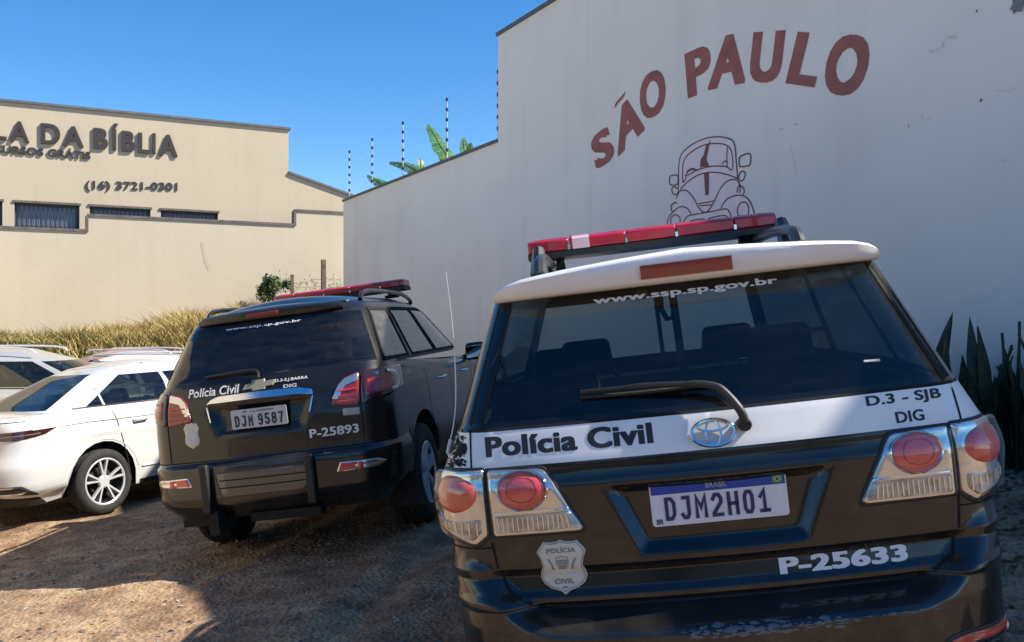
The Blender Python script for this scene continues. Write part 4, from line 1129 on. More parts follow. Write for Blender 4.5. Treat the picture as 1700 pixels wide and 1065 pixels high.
A = Car(rA, dict(yr=[(.28, .10), (.38, .055), (.60, .05), (.655, .055), (.663, .036), (.68, .036), (.70, .05), (.745, .058), (.775, .038), (1.02, .045), (1.05, .055), (1.087, .057), (1.195, .09)],
                 wr=[(.28, .78), (.40, .82), (.72, .835), (.80, .842), (.845, .848), (1.0, .868), (1.087, .848), (1.195, .80)], wm=[(.28, .88), (.5, .92), (1.0, .92), (1.195, .87)], yf=[(.28, 4.55), (.6, 4.7), (1.0, 4.6), (1.195, 4.4)]),
        dict(yr=[(1.195, .09), (1.21, .098), (1.60, .335), (1.66, .40), (1.685, .50), (1.705, .66), (1.725, 1.05)], wr=[(1.195, .80), (1.21, .79), (1.6, .66), (1.66, .615), (1.685, .55), (1.705, .44), (1.725, .30)], wm=[(1.195, .87), (1.6, .70), (1.66, .655), (1.685, .60), (1.705, .50), (1.725, .36)], yf=[(1.195, 3.55), (1.66, 2.75), (1.725, 2.6)]),
        belt=lambda y: 1.195 - .14 * sm((y - 3.3) / 1.2), rc=.16, bow=.12, zb0=.28, sill=.33, arches=[(1.0, .43, .84), (3.75, .43, .84)], extra=extraA, nrear=56, rows=rowsA, ghrows=gh_rowsA, ghfr=ghf, crown=.012)
A.split = ('side_window',); A.nco = 12; A.rc = .16
def in_cab(car, c, m=.05):
    T = car.gh; z = car.ghrows[0]
    return abs(c.x) < car.hw(T, c.y, z) - m and T['yr'](z) + .08 < c.y < T['yf'](z) - .02
def clsA(kind, i, j, tg, c, sg):
    if kind == 'locap': return 'drop' if in_cab(A, c) else 'body'
    if kind == 'ghcap': return 'roof'
    if kind == 'gh':
        z = c.z
        if 1.22 < z < 1.60:
            if tg == 'r' and j <= 56 + 6: return 'rear_glass'
            if tg == 'f' and 1.24 < z: return 'windscreen'
            if tg[0] == 'g':
                g = float(tg[1:])
                if .05 <= g < .19 or .23 <= g < .51 or .56 <= g < .94: return 'side_window'
        return 'body' if z < 1.66 else 'roof'
    q = abs(c.x)
    if tg == 'r':
        if c.z < gline(q if j <= 56 else .9) - .002: return 'bumper'
        if 1.087 < c.z < 1.196: return 'white_band'
        if q < .69: return 'tailgate'
    if 1.087 < c.z < 1.196 and tg[0] == 's' and c.y < .75: return 'white_band'
    return 'body'
m_bump = mat('black_bumper', (.009, .009, .010), .26, coat=.65, spec=.35, col2=(.026, .023, .020), vscale=3.5, bump=.01, bscale=12)
oA = A.build(clsA, dict(body=M['black'], tailgate=M['black'], white_band=M['white'], bumper=m_bump, rear_glass=M['glass'], windscreen=M['glassc'], side_window=M['glassm'], roof=M['white']), dict(side_window='side_window'))
hl = MB(); n = 10
for i in range(n + 1):
    y = .62 + i * .2
    for k in range(-6, 7):
        x = k / 6 * .56; hl.v.append(Vector((x, y, 1.655 + .03 * (1 - (k / 6) ** 2))))
hl.f = [(i * 13 + k, i * 13 + k + 1, (i + 1) * 13 + k + 1, (i + 1) * 13 + k) for i in range(n) for k in range(12)]
hl.obj('headliner', M['head'], rA)
interior(rA, .3, 3.4, .80, .62, 1.12, 1.35, 2.25, 1.22)
underbody(rA, .25, 4.4, .62, .30, .62, (1.0, 3.75))
bl = MB(); bl.box((0, .42, .9), (1.36, .03, .5)); bl.obj('trunk_liner', M['seat'], rA, False)
# hanging handset with coiled cord and pole behind the glass
rg = MB(); rg.tube([(.03, 1.05, 1.12), (.02, 1.08, 1.66)], .017, 10); rg.tube([(-.045, 1.06, 1.3), (-.05, 1.07, 1.62)], .009, 8); rg.obj('gear_pole', mat('gear_dark_olive', (.05, .06, .05), .6), rA)
rh = MB(); rh.box((-.06, 1.05, 1.60), (.16, .05, .05)); rh.tube([(-.03, 1.03, 1.58), (-.035, 1.03, 1.52), (-.015, 1.03, 1.475), (.01, 1.03, 1.48), (.02, 1.03, 1.53), (.018, 1.03, 1.6)], .012, 8); bevel(rh.obj('hook', M['trim'], rA), .01)
yb = MB(); yb.box((-.105, 1.03, 1.585), (.05, .04, .035)); bevel(yb.obj('yellow_tag', mat('yellow_tag', (.55, .50, .22), .5), rA), .006)

# white band on gate and quarters
def rect(x0, x1, z0, z1, r=.01, step=.04): return roundpoly([(x0, z0), (x1, z0), (x1, z1), (x0, z1)], r, 3, step)
wideR = (0, .1, .2, .3, .4, .5, .6, .7, .8, .88)
flakes(A, 'peeled_vinyl', -.87, -.765, 1.092, 1.19, 190, M['gap'], 5, .013, .002, lambda x, z: .9 - 3.5 * abs(x + .80) if z < 1.17 else .6, True)
flakes(A, 'chipped_vinyl', -.90, -.86, 1.092, 1.19, 30, M['textb'], 6, .007, .002, None, True)
A.text('Polícia Civil', -.692, -.172, 1.119, 1.181, M['textb'], 'lettering', .0008, .045)
A.text('D.3 - SJB', .470, .698, 1.151, 1.189, M['textb'], 'lettering', .0008, .032)
A.text('DIG', .548, .634, 1.101, 1.134, M['textb'], 'lettering', .0008, .032)
A.text('P-25633', .152, .532, .697, .746, M['textw'], 'lettering', .0015, .05)
for x, z in ((.40, .752), (.43, .757), (.415, .742)): pass
A.text('www.ssp.sp.gov.br', -.305, .295, 1.551, 1.581, M['textw'], 'glass_lettering', .003, .035, T=A.gh)
shield(A, -.488, .772, .152, .170, M['badge'])
# emblem: three ovals
def emblem(car, cx, cz, rx, rz, off=.012, name='emblem', r=.0042):
    mb = MB()
    def ring(ax, az, dx=0, dz=0, rr=r): mb.tube([car.Q(cx + dx + ax * math.cos(t), cz + dz + az * math.sin(t), off, car.lo) for t in [2 * math.pi * k / 28 for k in range(29)]], rr, 6, False)
    ring(rx, rz, rr=r * 1.25); ring(rx * .33, rz * .93, dz=-.0); ring(rx * .68, rz * .36, dz=rz * .5)
    return mb.obj(name, M['chrome'], car.root)
emblem(A, .006, 1.131, .064, .038)
# plate recess is part of the gate surface; plate and its text
def plateA():
    def fl(x, z, off): p = Vector((x, .045 + .028 - off, z)); return p
    o = roundpoly([(-.203, .867), (.203, .867), (.203, .9985), (-.203, .9985)], .012, 4, 0)
    n = len(o); vs = [fl(p.x, p.y, .0) for p in o] + [fl(p.x, p.y, .004) for p in o]; fs = [tuple(range(n, 2 * n))] + [(i, (i + 1) % n, (i + 1) % n + n, i + n) for i in range(n)]
    P = mesh_obj('license_plate', vs, fs, M['plate'], rA, False)
    hd = roundpoly([(-.199, .962), (.199, .962), (.199, .9955), (-.199, .9955)], [.001, .001, .01, .01], 4, 0); mesh_obj('plate_header', [fl(p.x, p.y, .0052) for p in hd], [tuple(range(len(hd)))], M['plateb'], P, False)
    def tx(t, x0, x1, z0, z1, m, nm, bold, off=.0062):
        vs, fs = glyphs(t, bold); a, b, c, d = bbox(vs); mesh_obj(nm, [fl(x0 + (v.x - a) / (b - a) * (x1 - x0), z0 + (v.y - c) / (d - c) * (z1 - z0), off) for v in vs], fs, m, P, False)
    xs = [(-.165, -.127), (-.118, -.082), (-.075, -.033), (-.026, .014), (.021, .061), (.068, .106), (.114, .152)]
    for ch, (a, b) in zip('DJM2H01', xs):
        vs, fs = plate_glyph(ch, a, b, .882, .953, .0108); mesh_obj('plate_character', [fl(v.x, v.y, .0062) for v in vs], fs, M['platet'], P, False)
    tx('BRASIL', -.035, .028, .971, .985, M['textw'], 'plate_text', .02); tx('BR', -.19, -.170, .873, .889, M['platet'], 'plate_text', .02)
    mesh_obj('plate_flag', [fl(x, z, .0062) for x, z in ((.162, .967), (.192, .967), (.192, .989), (.162, .989))], [(0, 1, 2, 3)], M['green'], P, False)
    mesh_obj('plate_flag_diamond', [fl(x, z, .0070) for x, z in ((.165, .978), (.177, .969), (.189, .978), (.177, .987))], [(0, 1, 2, 3)], mat('flag_yellow', (.6, .5, .08), .4), P, False)
    mesh_obj('plate_flag_disc', [fl(p.x, p.y, .0076) for p in ellipse((.177, .978), .005, .005, 12)], [tuple(range(12))], M['plateb'], P, False)
    mb = MB(); mb.box((0, .090, .93), (.36, .026, .09)); mb.obj('plate_bracket', M['trim'], P, False)
plateA()
# seams of the gate and quarter
A.ribbon('gate_seam', [(-.66, .705), (-.60, .668), (-.55, .652), (.55, .652), (.60, .668), (.66, .705), (.69, .78), (.70, .86), (.70, 1.0), (.742, 1.085), (.742, 1.20)], .007, M['gap'], .0012)
A.ribbon('gate_seam', [(-.66, .705), (-.69, .78), (-.70, .86)], .007, M['gap'], .0012)
A.ribbon('gate_seam', [(-.742, 1.086), (-.740, 1.2)], .006, M['gap'], .0012, T=A.lo)
A.ribbon('bumper_seam', [(.70, .842), (.90, .842), (1.05, .84)], .005, M['gap'], .0015, scoord=True); A.ribbon('bumper_seam', [(-.70, .842), (-.90, .842), (-1.05, .84)], .005, M['gap'], .0015, scoord=True)
A.ribbon('bumper_seam', [(-.86, .755), (-.865, .60), (-.84, .45)], .004, M['gap'], .0015, scoord=True)
# tail lights
for sg in (-1, 1):
    mir = sg < 0
    inner = roundpoly([(.405, .882), (.688, .878), (.692, 1.080), (.515, 1.075)], [.022, .010, .010, .02], 5, .02)
    g = [Vector((p.x, p.y)) for p in roundpoly([(.394, .872), (.697, .870), (.699, 1.086), (.508, 1.083)], [.026, .008, .008, .02], 5, .02)]
    gk = A.panel('tail_light', g, M['trim'], .004, .01, mirror=mir, rings=(0, .4, .7, .9))
    A.panel('reflector_housing', inner, M['lampsilver'], .013, .004, mirror=mir, rings=(0, .3, .5, .7, .85), parent=gk, prof=[(.93, .013), (.98, .011), (1, .004)])
    A.panel('lower_lens', roundpoly([(.418, .890), (.682, .886), (.684, .940), (.443, .944)], .01, 4, .02), M['lampflute'], .0165, .004, mirror=mir, parent=gk, rings=(0, .3, .6, .8))
    A.panel('divider', roundpoly([(.443, .946), (.684, .943), (.684, .951), (.447, .955)], .002, 2, .02), M['chrome'], .019, .006, mirror=mir, parent=gk, rings=(0, .5))
    A.panel('lens_ring', ellipse((.585, 1.014), .083, .063), M['chrome'], .016, .006, mirror=mir, parent=gk, prof=[(.86, .016), (.93, .023), (1, .016), (1, .006)])
    A.panel('red_lens', ellipse((.585, 1.014), .072, .054), M['red'], .024, .01, mirror=mir, parent=gk, prof=[(.3, .030), (.6, .028), (.85, .024), (1, .016)], rings=(0,) + (.1,))
    for k in range(15):
        x = .452 + k * .0155; A.ribbon('lens_rib', [(sg * x, .894), (sg * (x + (.006 if x < .47 else 0)), .936)], .0045, M['chrome'], .018, parent=gk, thick=.002)
    A.ribbon('lens_ring_inner', [(sg * (.585 + .045 * math.cos(t)), 1.014 + .034 * math.sin(t)) for t in [2 * math.pi * k / 20 for k in range(20)]], .004, M['dred2'], .0285, parent=gk, closed=True)
    A.panel('lens_cover', inner, glass_mat('lamp_clear_cover', (.93, .93, .92), .05, rough=.02), .036, .002, mirror=mir, rings=(0, .3, .5, .7, .85), parent=gk, prof=[(.9, .036), (.97, .030), (1, .014)])
    # outer lamp wraps the corner
    so = lambda x, z: A.sx(x, z)
    outer = roundpoly([(.706, .882), (.745, .853), (.86, .882), (1.02, .93), (1.03, 1.02), (.96, 1.074), (.86, 1.083), (.704, 1.083)], [.008, .012, .03, .03, .03, .04, .03, .008], 4, .02)
    out2 = roundpoly([(.700, .874), (.742, .843), (.87, .872), (1.035, .92), (1.045, 1.03), (.965, 1.084), (.86, 1.092), (.699, 1.091)], [.008, .012, .03, .03, .03, .04, .03, .008], 4, .02)
    g2 = A.panel('tail_light', out2, M['trim'], .004, .01, mirror=mir, scoord=True, rings=(0, .4, .7, .9), T=A.lo)
    A.panel('reflector_housing', outer, M['lampsilver'], .014, .004, mirror=mir, scoord=True, rings=(0, .3, .5, .7, .85), parent=g2, prof=[(.9, .014), (.97, .012), (1, .004)])
    A.panel('lower_lens', roundpoly([(.722, .894), (.750, .868), (.86, .895), (.98, .93), (.96, .945), (.85, .925), (.722, .935)], .008, 3, .02), M['lampflute'], .019, .004, mirror=mir, scoord=True, parent=g2, rings=(0, .3, .6, .8), center=(.82, .915))
    A.panel('red_lens', ellipse((.815, 1.012), .088, .058), M['sunlit_red'] if sg < 0 else M['red'], .022, .01, mirror=mir, scoord=True, parent=g2, prof=[(.3, .026), (.6, .025), (.85, .022), (1, .012)], rings=(0, .1))  # left lens coloured as if lit through by the sun
    for k in range(9):
        x = .735 + k * .024; A.ribbon('lens_rib', [(sg * x, .885 + .03 * max(0, (x - .75) / .2)), (sg * x, .928)], .005, M['chrome'], .020, scoord=True, parent=g2, T=A.lo, thick=.002)
    A.panel('lens_cover', outer, MATS['lamp_clear_cover'], .033, .002, mirror=mir, scoord=True, rings=(0, .3, .5, .7, .85), parent=g2, prof=[(.9, .033), (.97, .028), (1, .014)])
    A.panel('bumper_reflector', roundpoly([(.565, .450), (.565, .492), (.60, .500), (.80, .496), (.845, .475), (.80, .455)], .008, 3, .03), M['trim'], .003, .003, mirror=mir, rings=(0, .4, .7))
    A.panel('bumper_reflector', roundpoly([(.585, .463), (.585, .486), (.61, .492), (.80, .488), (.825, .475), (.79, .466)], .005, 3, .03), mat('reflector_red', (.55, .08, .05), .3, coat=.6), .009, .003, mirror=mir, rings=(0, .4, .7), label=None) if False else A.panel('red_reflector', roundpoly([(.585, .463), (.585, .486), (.61, .492), (.80, .488), (.825, .475), (.79, .466)], .005, 3, .03), mat('reflector_red', (.55, .08, .05), .3, coat=.6), .009, .003, mirror=mir, rings=(0, .4, .7))
    A.ribbon('reflector_trim', [(sg * .70, .449), (sg * .80, .450), (sg * .85, .470)], .007, M['chrome'], .008, thick=.004)
flakes(A, 'paint_scuffs', -.18, .34, .572, .602, 260, mat('scuffed_pale_plastic', (.13, .13, .135), .5), 9, .007, .0015, lambda x, z: 1 - 2.6 * abs(x - .06) - 22 * abs(z - .584), stretch=3.0)
flakes(A, 'paint_scuffs', .0, .55, .585, .592, 60, MATS['scuffed_pale_plastic'], 10, .0035, .0015, stretch=5)
flakes(A, 'paint_chips', .38, .45, .74, .765, 10, MATS['scuffed_pale_plastic'], 11, .004, .0015)
# badge handle lip above plate, small sticker on glass
A.ribbon('gate_lip', [(-.33, 1.022), (.33, 1.022)], .012, M['black'], .004, thick=.010)
A.panel('sticker', [(.495, 1.286), (.545, 1.284), (.545, 1.290), (.495, 1.292)], M['textw'], .003, .001, T=A.gh)
# ceramic edge of the rear glass
A.ribbon('glass_seal', [(-.775, 1.200), (.775, 1.200)], .008, M['gap'], .001, T=A.gh)
A.ribbon('glass_edge_band', [(-.72, 1.21), (-.60, 1.60)], .05, M['gap'], .0015, T=A.gh); A.ribbon('glass_edge_band', [(.735, 1.21), (.615, 1.60)], .035, M['gap'], .0015, T=A.gh)
# pale strip painted as the highlight along the side pillar edges
for sg in (-1, 1):
    A.ribbon('pillar_highlight', [(sg * .90, 1.21), (sg * .80, 1.58)], .007, mat('pale_highlight', (.42, .42, .40), .4), .004, T=A.gh, scoord=True)
# rear spoiler with brake light
sp = MB(); zt = tab([(0, 1.708), (.223, 1.697), (.43, 1.682), (.55, 1.668), (.60, 1.655), (.625, 1.638), (.638, 1.622)])
xs = [-.636, -.632, -.623, -.61, -.59, -.54, -.48, -.40, -.3, -.2, -.1, 0, .1, .2, .3, .40, .48, .54, .59, .61, .623, .632, .636]
for x in xs:
    q = abs(x); b = .12 * q * q + .10 * max(0, (q - .5) / .17) ** 2; z1 = zt(q); zb = 1.602
    for y, z in ((.36 + b, 1.600), (.262 + b, zb), (.250 + b, zb + (z1 - zb) * .12), (.238 + b, zb + (z1 - zb) * .5), (.232 + b, zb + (z1 - zb) * .80), (.240 + b, zb + (z1 - zb) * .92), (.262 + b, z1 - .002), (.32 + b, z1 + .002), (.52 + b * .5, z1 + .010), (.75, z1 + .016)):
        sp.v.append(Vector((x, y, z)))
n = 10; sp.f = [(i * n + k, i * n + k + 1, (i + 1) * n + k + 1, (i + 1) * n + k) for i in range(len(xs) - 1) for k in range(n - 1)] + [tuple(range(n)), tuple(range((len(xs) - 1) * n, len(xs) * n))[::-1]]
sp.f = [f[::-1] for f in sp.f]
spo = sp.obj('spoiler', M['white'], rA, True, 50)
bk = MB()
for x in [k * .0145 for k in range(-10, 11)]:
    b = .12 * x * x
    for dy, z in ((.006, 1.618), (-.004, 1.620), (-.007, 1.641), (-.005, 1.663), (.006, 1.665)): bk.v.append(Vector((x, .236 + (1.66 - z) * .10 + b + dy, z)))
bk.f = [(i * 5 + k, i * 5 + k + 1, (i + 1) * 5 + k + 1, (i + 1) * 5 + k)[::-1] for i in range(20) for k in range(4)] + [tuple(range(5))[::-1], tuple(range(100, 105))]
bk.obj('brake_light', M['dred'], spo, True, 40)
# wiper
w = MB(); w.lathe([(0, -.034), (.017, -.034), (.021, -.026), (.021, .004)], A.Q(.100, 1.150, .0, A.lo), 'y', 16)
arm = [A.Q(.100, 1.150, .032, A.lo), A.Q(.085, 1.195, .045, A.lo), A.Q(.045, 1.235, .045, A.gh), A.Q(.01, 1.252, .045, A.gh), A.Q(-.05, 1.262, .042, A.gh), A.Q(-.16, 1.272, .036, A.gh), A.Q(-.28, 1.277, .026, A.gh), A.Q(-.375, 1.280, .018, A.gh)]
w.tube(smoothpts(arm, False, 5), [.0135] * 12 + [.012] * 8 + [.0095] * 8 + [.007] * 8, 10); wo = w.obj('wiper', M['trim'], rA)
w2 = MB(); w2.tube([A.Q(x, 1.268 + .002 * math.sin(x * 9), .010, A.gh) for x in (-.375, -.3, -.2, -.1, -.0, .03)], .006, 6); w2.obj('wiper_blade', M['rubber'], wo)
# roof rails, light bar, antenna, mirrors, handles, wheels
for sg in (-1, 1):
    r = MB(); r.tube(smoothpts([(sg * .50, .84, 1.70), (sg * .498, .90, 1.752), (sg * .495, 1.05, 1.780), (sg * .49, 1.35, 1.792), (sg * .485, 1.9, 1.792), (sg * .50, 2.35, 1.79), (sg * .495, 2.5, 1.72)], False, 5), [.03] * 6 + [.022] * 25, 10)
    for yy in (1.12, 1.85): r.tube([(sg * .515, yy, 1.72), (sg * .512, yy + .08, 1.83)], [.04, .026], 8)
    r.obj('roof_rail', mat('roof_rail_grey', (.028, .030, .035), .4, coat=.3), rA)
lightbar(rA, 1.72, 1.866, 1.175, .26, clear=(-.37, -.29), feet=((-.44, 0), (.44, 0)), railz=1.735)
an = MB(); an.tube(smoothpts([(-.835, .26, 1.13), (-.800, .28, 1.25), (-.785, .30, 1.40), (-.778, .30, 1.56), (-.780, .30, 1.724)], False, 5), [.0024] * 12 + [.0013] * 9, 5); an.tube([(-.825, .27, 1.10), (-.835, .26, 1.13), (-.822, .267, 1.17)], .006, 8)
an.obj('antenna', mat('antenna_white', (.6, .6, .58), .4), rA)
def mirror_(root, x, y, z, m, sg, s=1):
    mb = MB(); mb.box((sg * (x + .12) * 1.0, y, z), (.22 * s, .12 * s, .17 * s), None, .85); o = bevel(mb.obj('wing_mirror', m, root), .035, 3)
    g = MB(); g.box((sg * (x + .12), y - .062 * s, z - .003), (.17 * s, .004, .12 * s)); g.obj('mirror_glass', M['mirror'], o, False)
    a = MB(); a.tube([(sg * (x - .05), y + .03, z - .06), (sg * (x + .05), y, z - .03)], .022, 8); a.obj('mirror_arm', M['trim'], o)
for sg in (-1, 1): mirror_(rA, .88, 3.0, 1.22, M['black'], sg)
for y in (1.0, 3.75):
    for sg in (-1, 1): wheel(rA, sg * .90, y, .385, .255, .225, 6, M['alloy'], .0, sg, sw=.07)
def handle(car, y, z, m, sg=1, w=.17):
    mb = MB(); p = car.side(y, z); x = p.x
    mb.tube([(sg * (x - .005), y - w / 2, z), (sg * (x + .035), y - w / 2 + .02, z), (sg * (x + .035), y + w / 2 - .02, z + .004), (sg * (x - .005), y + w / 2, z + .004)], .011, 8); mb.obj('door_handle', m, car.root)
for y in (1.95, 2.85):
    for sg in (-1, 1): handle(A, y, 1.0, M['chrome'], sg)
def doorseams(car, ys, z0, z1, sg=1):
    for a, b in ys: car.ribbon('door_seam', [(a, z0), (b, z1)], .010, M['gap'], .0015, byside=sg)
for sg in (-1, 1): doorseams(A, [(1.45, 1.35), (2.3, 2.3), (3.2, 3.2)], .36, 1.18, sg)

# ------------------------------------------------------------------ second police SUV
rB = thing('police_suv', 'farther black police SUV with silver plate DJM 9587 and chrome tailgate strip', 'suv', POSE_B)
def extraB(q, z):
    e = 0; t = sm((.735 - z) / .03); amt = .055 * (1 - sm((q - .6) / .35)) + .02; e += amt * t * (1 - sm((q - 1.25) / .3))
    if z < .46: e -= .07 * sm((.46 - z) / .12) * (1 - sm((q - 1.25) / .3))
    d = min(1.11 - z, z - .905, (.30 + (z - .905) * .42) - q)
    if d > 0: e -= .035 * sm(d / .03)
    return e
rowsB = [.34, .38, .42, .46, .50, .54, .58, .62, .66, .70, .71, .725, .74, .76, .79, .83, .87, .90, .92, .94, .97, 1.0, 1.04, 1.07, 1.09, 1.11, 1.14, 1.18, 1.22, 1.26]
gh_rowsB = [1.26, 1.27, 1.29, 1.33, 1.38, 1.43, 1.48, 1.53, 1.58, 1.62, 1.66, 1.70, 1.73, 1.75, 1.765, 1.775]
ghfB = [.02, .06, .10, .15, .2, .24, .27, .33, .40, .47, .52, .545, .58, .66, .74, .82, .9, .95, .98, 1]
B = Car(rB, dict(yr=[(.34, .10), (.45, .055), (.70, .055), (.74, .05), (.98, .055), (1.1, .075), (1.2, .12), (1.26, .155)], wr=[(.34, .83), (.5, .87), (.74, .885), (1.1, .88), (1.2, .855), (1.26, .83)], wm=[(.34, .86), (.6, .905), (1.1, .905), (1.2, .885), (1.26, .86)], yf=[(.34, 4.6), (.6, 4.85), (1.0, 4.75), (1.26, 4.5)]),
        dict(yr=[(1.26, .155), (1.30, .185), (1.62, .37), (1.68, .41), (1.73, .46), (1.775, .62)], wr=[(1.26, .83), (1.62, .70), (1.70, .66), (1.74, .61), (1.775, .52)], wm=[(1.26, .86), (1.62, .735), (1.70, .69), (1.74, .64), (1.775, .55)], yf=[(1.26, 3.4), (1.62, 2.75), (1.775, 2.45)]),
        belt=lambda y: 1.26 - .08 * sm((y - .6) / 2.2) - .14 * sm((y - 3.2) / 1.2), rc=.24, bow=.14, zb0=.38, sill=.38, arches=[(1.02, .44, .86), (3.87, .44, .86)], extra=extraB, nrear=20, rows=rowsB, ghrows=gh_rowsB, ghfr=ghfB, crown=.055)
B.zb0 = .34; B.split = ('side_window',)
def clsB(kind, i, j, tg, c, sg):
    if kind == 'locap': return 'drop' if in_cab(B, c) else 'body'
    if kind == 'ghcap': return 'body'
    if kind == 'gh':
        if 1.29 < c.z < 1.665:
            if tg == 'r' and j <= 20 + 3: return 'rear_glass'
            if tg == 'f': return 'windscreen'
            if tg[0] == 'g':
                g = float(tg[1:])
                if g < .19 or .24 <= g < .51 or .545 <= g < .97: return 'side_window'
            if tg == 'r' and j > 24: return 'side_window'
        return 'body'
    if tg == 'r':
        if c.z < .735: return 'bumper'
        if abs(c.x) < .69: return 'tailgate'
    return 'body'
B.build(clsB, dict(body=M['black2'], tailgate=M['black2'], bumper=m_bump, rear_glass=M['glassd'], windscreen=M['glassc'], side_window=M['glasss']), {})
interior(rB, .3, 3.3, .78, .66, 1.18, 1.35, 2.25, 1.3)
hb2 = MB(); hb2.box((0, 1.5, 1.74), (1.1, 1.9, .01)); hb2.obj('headliner', M['head'], rB, False)
underbody(rB, .25, 4.5, .60, .34, .66, (1.02, 3.87))
B.text('Polícia Civil', -.535, -.15, 1.180, 1.240, M['textw'], 'lettering', .006, .02)
B.text('D.3-S.J.BARRA', .112, .342, 1.215, 1.240, M['textw'], 'lettering', .006, .015); B.text('DIG', .175, .268, 1.176, 1.198, M['textw'], 'lettering', .006, .015)
B.text('P-25893', .338, .67, .822, .882, M['textw'], 'lettering', .006, .03)
B.text('www.ssp.sp.gov.br', -.315, .255, 1.618, 1.642, M['textw'], 'glass_lettering', .004, .02, T=B.gh)
B.text('V6', .52, .60, 1.15, 1.19, mat('green_lettering', (.25, .32, .28), .5), 'side_lettering', .004, .02, byside=True) if False else None
# bow-tie badge
B.panel('emblem', [(-.125, 1.192), (-.048, 1.197), (-.050, 1.180), (.045, 1.184), (.048, 1.202), (.100, 1.206), (.118, 1.242), (.038, 1.236), (.036, 1.255), (-.058, 1.250), (-.056, 1.231), (-.105, 1.226)], mat('gold_emblem', (.42, .38, .27), .35, metal=.5), .012, .004)
ch = B.panel('chrome_strip', roundpoly([(-.388, 1.120), (-.30, 1.120), (0, 1.124), (.30, 1.118), (.385, 1.110), (.372, 1.150), (.30, 1.166), (0, 1.172), (-.30, 1.166), (-.355, 1.158)], .012, 3, .03), M['chrome'], .022, .004, rings=wideR, prof=[(.93, .022), (1, .008), (1, -.01)])
for sg in (-1, 1): B.ribbon('chrome_strip', [(sg * .383, 1.105), (sg * .355, 1.0)], .010, M['chrome'], .006, thick=.004)
shield(B, -.512, .925, .125, .185, M['badge'], False)
B.panel('badge_field', ellipse((-.512, .915), .045, .06, 16), M['badgel'], .0065, 0)
o = roundpoly([(-.2, .938), (.2, .938), (.2, 1.068), (-.2, 1.068)], .012, 4, 0); n = len(o); yp = .062
P2 = mesh_obj('license_plate', [(p.x, yp, p.y) for p in o] + [(p.x, yp - .004, p.y) for p in o], [tuple(range(n, 2 * n))] + [(i, (i + 1) % n, (i + 1) % n + n, i + n) for i in range(n)], mat('plate_silver', (.60, .61, .62), .4, var=.1, vscale=30), rB, False)
x = -.178
for ch in 'DJM 9587':
    if ch == ' ': x += .022; continue
    vs, fs = plate_glyph(ch, x, x + .038, .952, 1.028, .0115); mesh_obj('plate_character', [(v.x, yp - .0065, v.y) for v in vs], fs, M['textb'], P2, False); x += .0485
vs, fs = glyphs('SP - S. J. DA BARRA', .015); a, b, c, d = bbox(vs); mesh_obj('plate_text', [(-.11 + (v.x - a) / (b - a) * .22, yp - .0065, 1.042 + (v.y - c) / (d - c) * .015) for v in vs], fs, M['textb'], P2, False)
# tail lights
for sg in (-1, 1):
    mir = sg < 0
    lg = B.panel('tail_light', roundpoly([(.500, 1.022), (.692, 1.0), (.692, 1.226), (.590, 1.195), (.545, 1.15)], .02, 4, .02), M['lampdark'] if False else M['dred'], .010, .008, mirror=mir, rings=(0, .4, .7))
    B.panel('clear_lens', roundpoly([(.510, 1.065), (.555, 1.150), (.60, 1.190), (.688, 1.215), (.688, 1.165), (.600, 1.140), (.545, 1.05)], .008, 3, .02), M['lampsilver'], .0155, .002, mirror=mir, parent=lg, center=(.595, 1.155))
    for k in range(3): B.ribbon('lens_bar', [(sg * .55, 1.045 + k * .032), (sg * .685, 1.04 + k * .038)], .009, mat('lens_bar_red', (.60, .05, .05), .3), .0165, parent=lg)
    l2 = B.panel('tail_light', roundpoly([(.706, 1.0), (.98, 1.055), (1.21, 1.08), (1.225, 1.235), (1.0, 1.235), (.706, 1.226)], .03, 4, .02), M['lampdark'], .012, .008, mirror=mir, scoord=True, rings=(0, .2, .4, .6, .8), T=B.lo)
    B.panel('inner_glow_lens', roundpoly([(.735, 1.05), (.98, 1.085), (1.08, 1.10), (1.10, 1.19), (.95, 1.195), (.735, 1.17)], .02, 3, .02), M['dred2'], .0165, .002, mirror=mir, scoord=True, parent=l2, rings=(0, .3, .6, .8), T=B.lo)
    B.ribbon('clear_lens', [(sg * .90, 1.205), (sg * 1.03, 1.19), (sg * 1.08, 1.165), (sg * 1.08, 1.11), (sg * 1.02, 1.09), (sg * .94, 1.085)], .018, M['lampsilver'], .019, scoord=True, parent=l2, T=B.lo)
    B.ribbon('lens_bar', [(sg * .75, 1.15), (sg * .98, 1.165)], .012, MATS['lens_bar_red'], .019, scoord=True, parent=l2, T=B.lo)
    rf = B.panel('bumper_reflector', roundpoly([(.50, .582), (.53, .648), (.76, .640), (.82, .612), (.76, .588)], .01, 3, .03), M['lampsilver'] if True else 0, .006, .006, mirror=mir, scoord=True, rings=(0, .4, .7))
    B.panel('red_lens', roundpoly([(.515, .590), (.535, .640), (.68, .635), (.68, .588)], .006, 3, .03), M['red'], .011, .003, mirror=mir, scoord=True, parent=rf, rings=(0, .4, .7))
B.panel('sticker', roundpoly([(.575, .945), (.69, .942), (.69, .990), (.575, .993)], .003, 2, 0), mat('pale_sticker', (.42, .42, .38), .5), .005, .001)
B.ribbon('gate_seam', [(-.700, .74), (-.70, 1.0), (-.70, 1.24)], .007, M['gap'], .0015); B.ribbon('gate_seam', [(.700, .74), (.70, 1.0), (.70, 1.24)], .007, M['gap'], .0015)
B.ribbon('bumper_seam', [(-.9, .742), (.9, .742)], .008, M['gap'], .002, scoord=True)
B.panel('step_plate', roundpoly([(-.30, .50), (.30, .50), (.33, .66), (-.33, .66)], .02, 3, .04), mat('brushed_bumper_inset', (.09, .085, .075), .25, metal=.2, coat=1), .006, .006, rings=(0, .3, .6, .8))
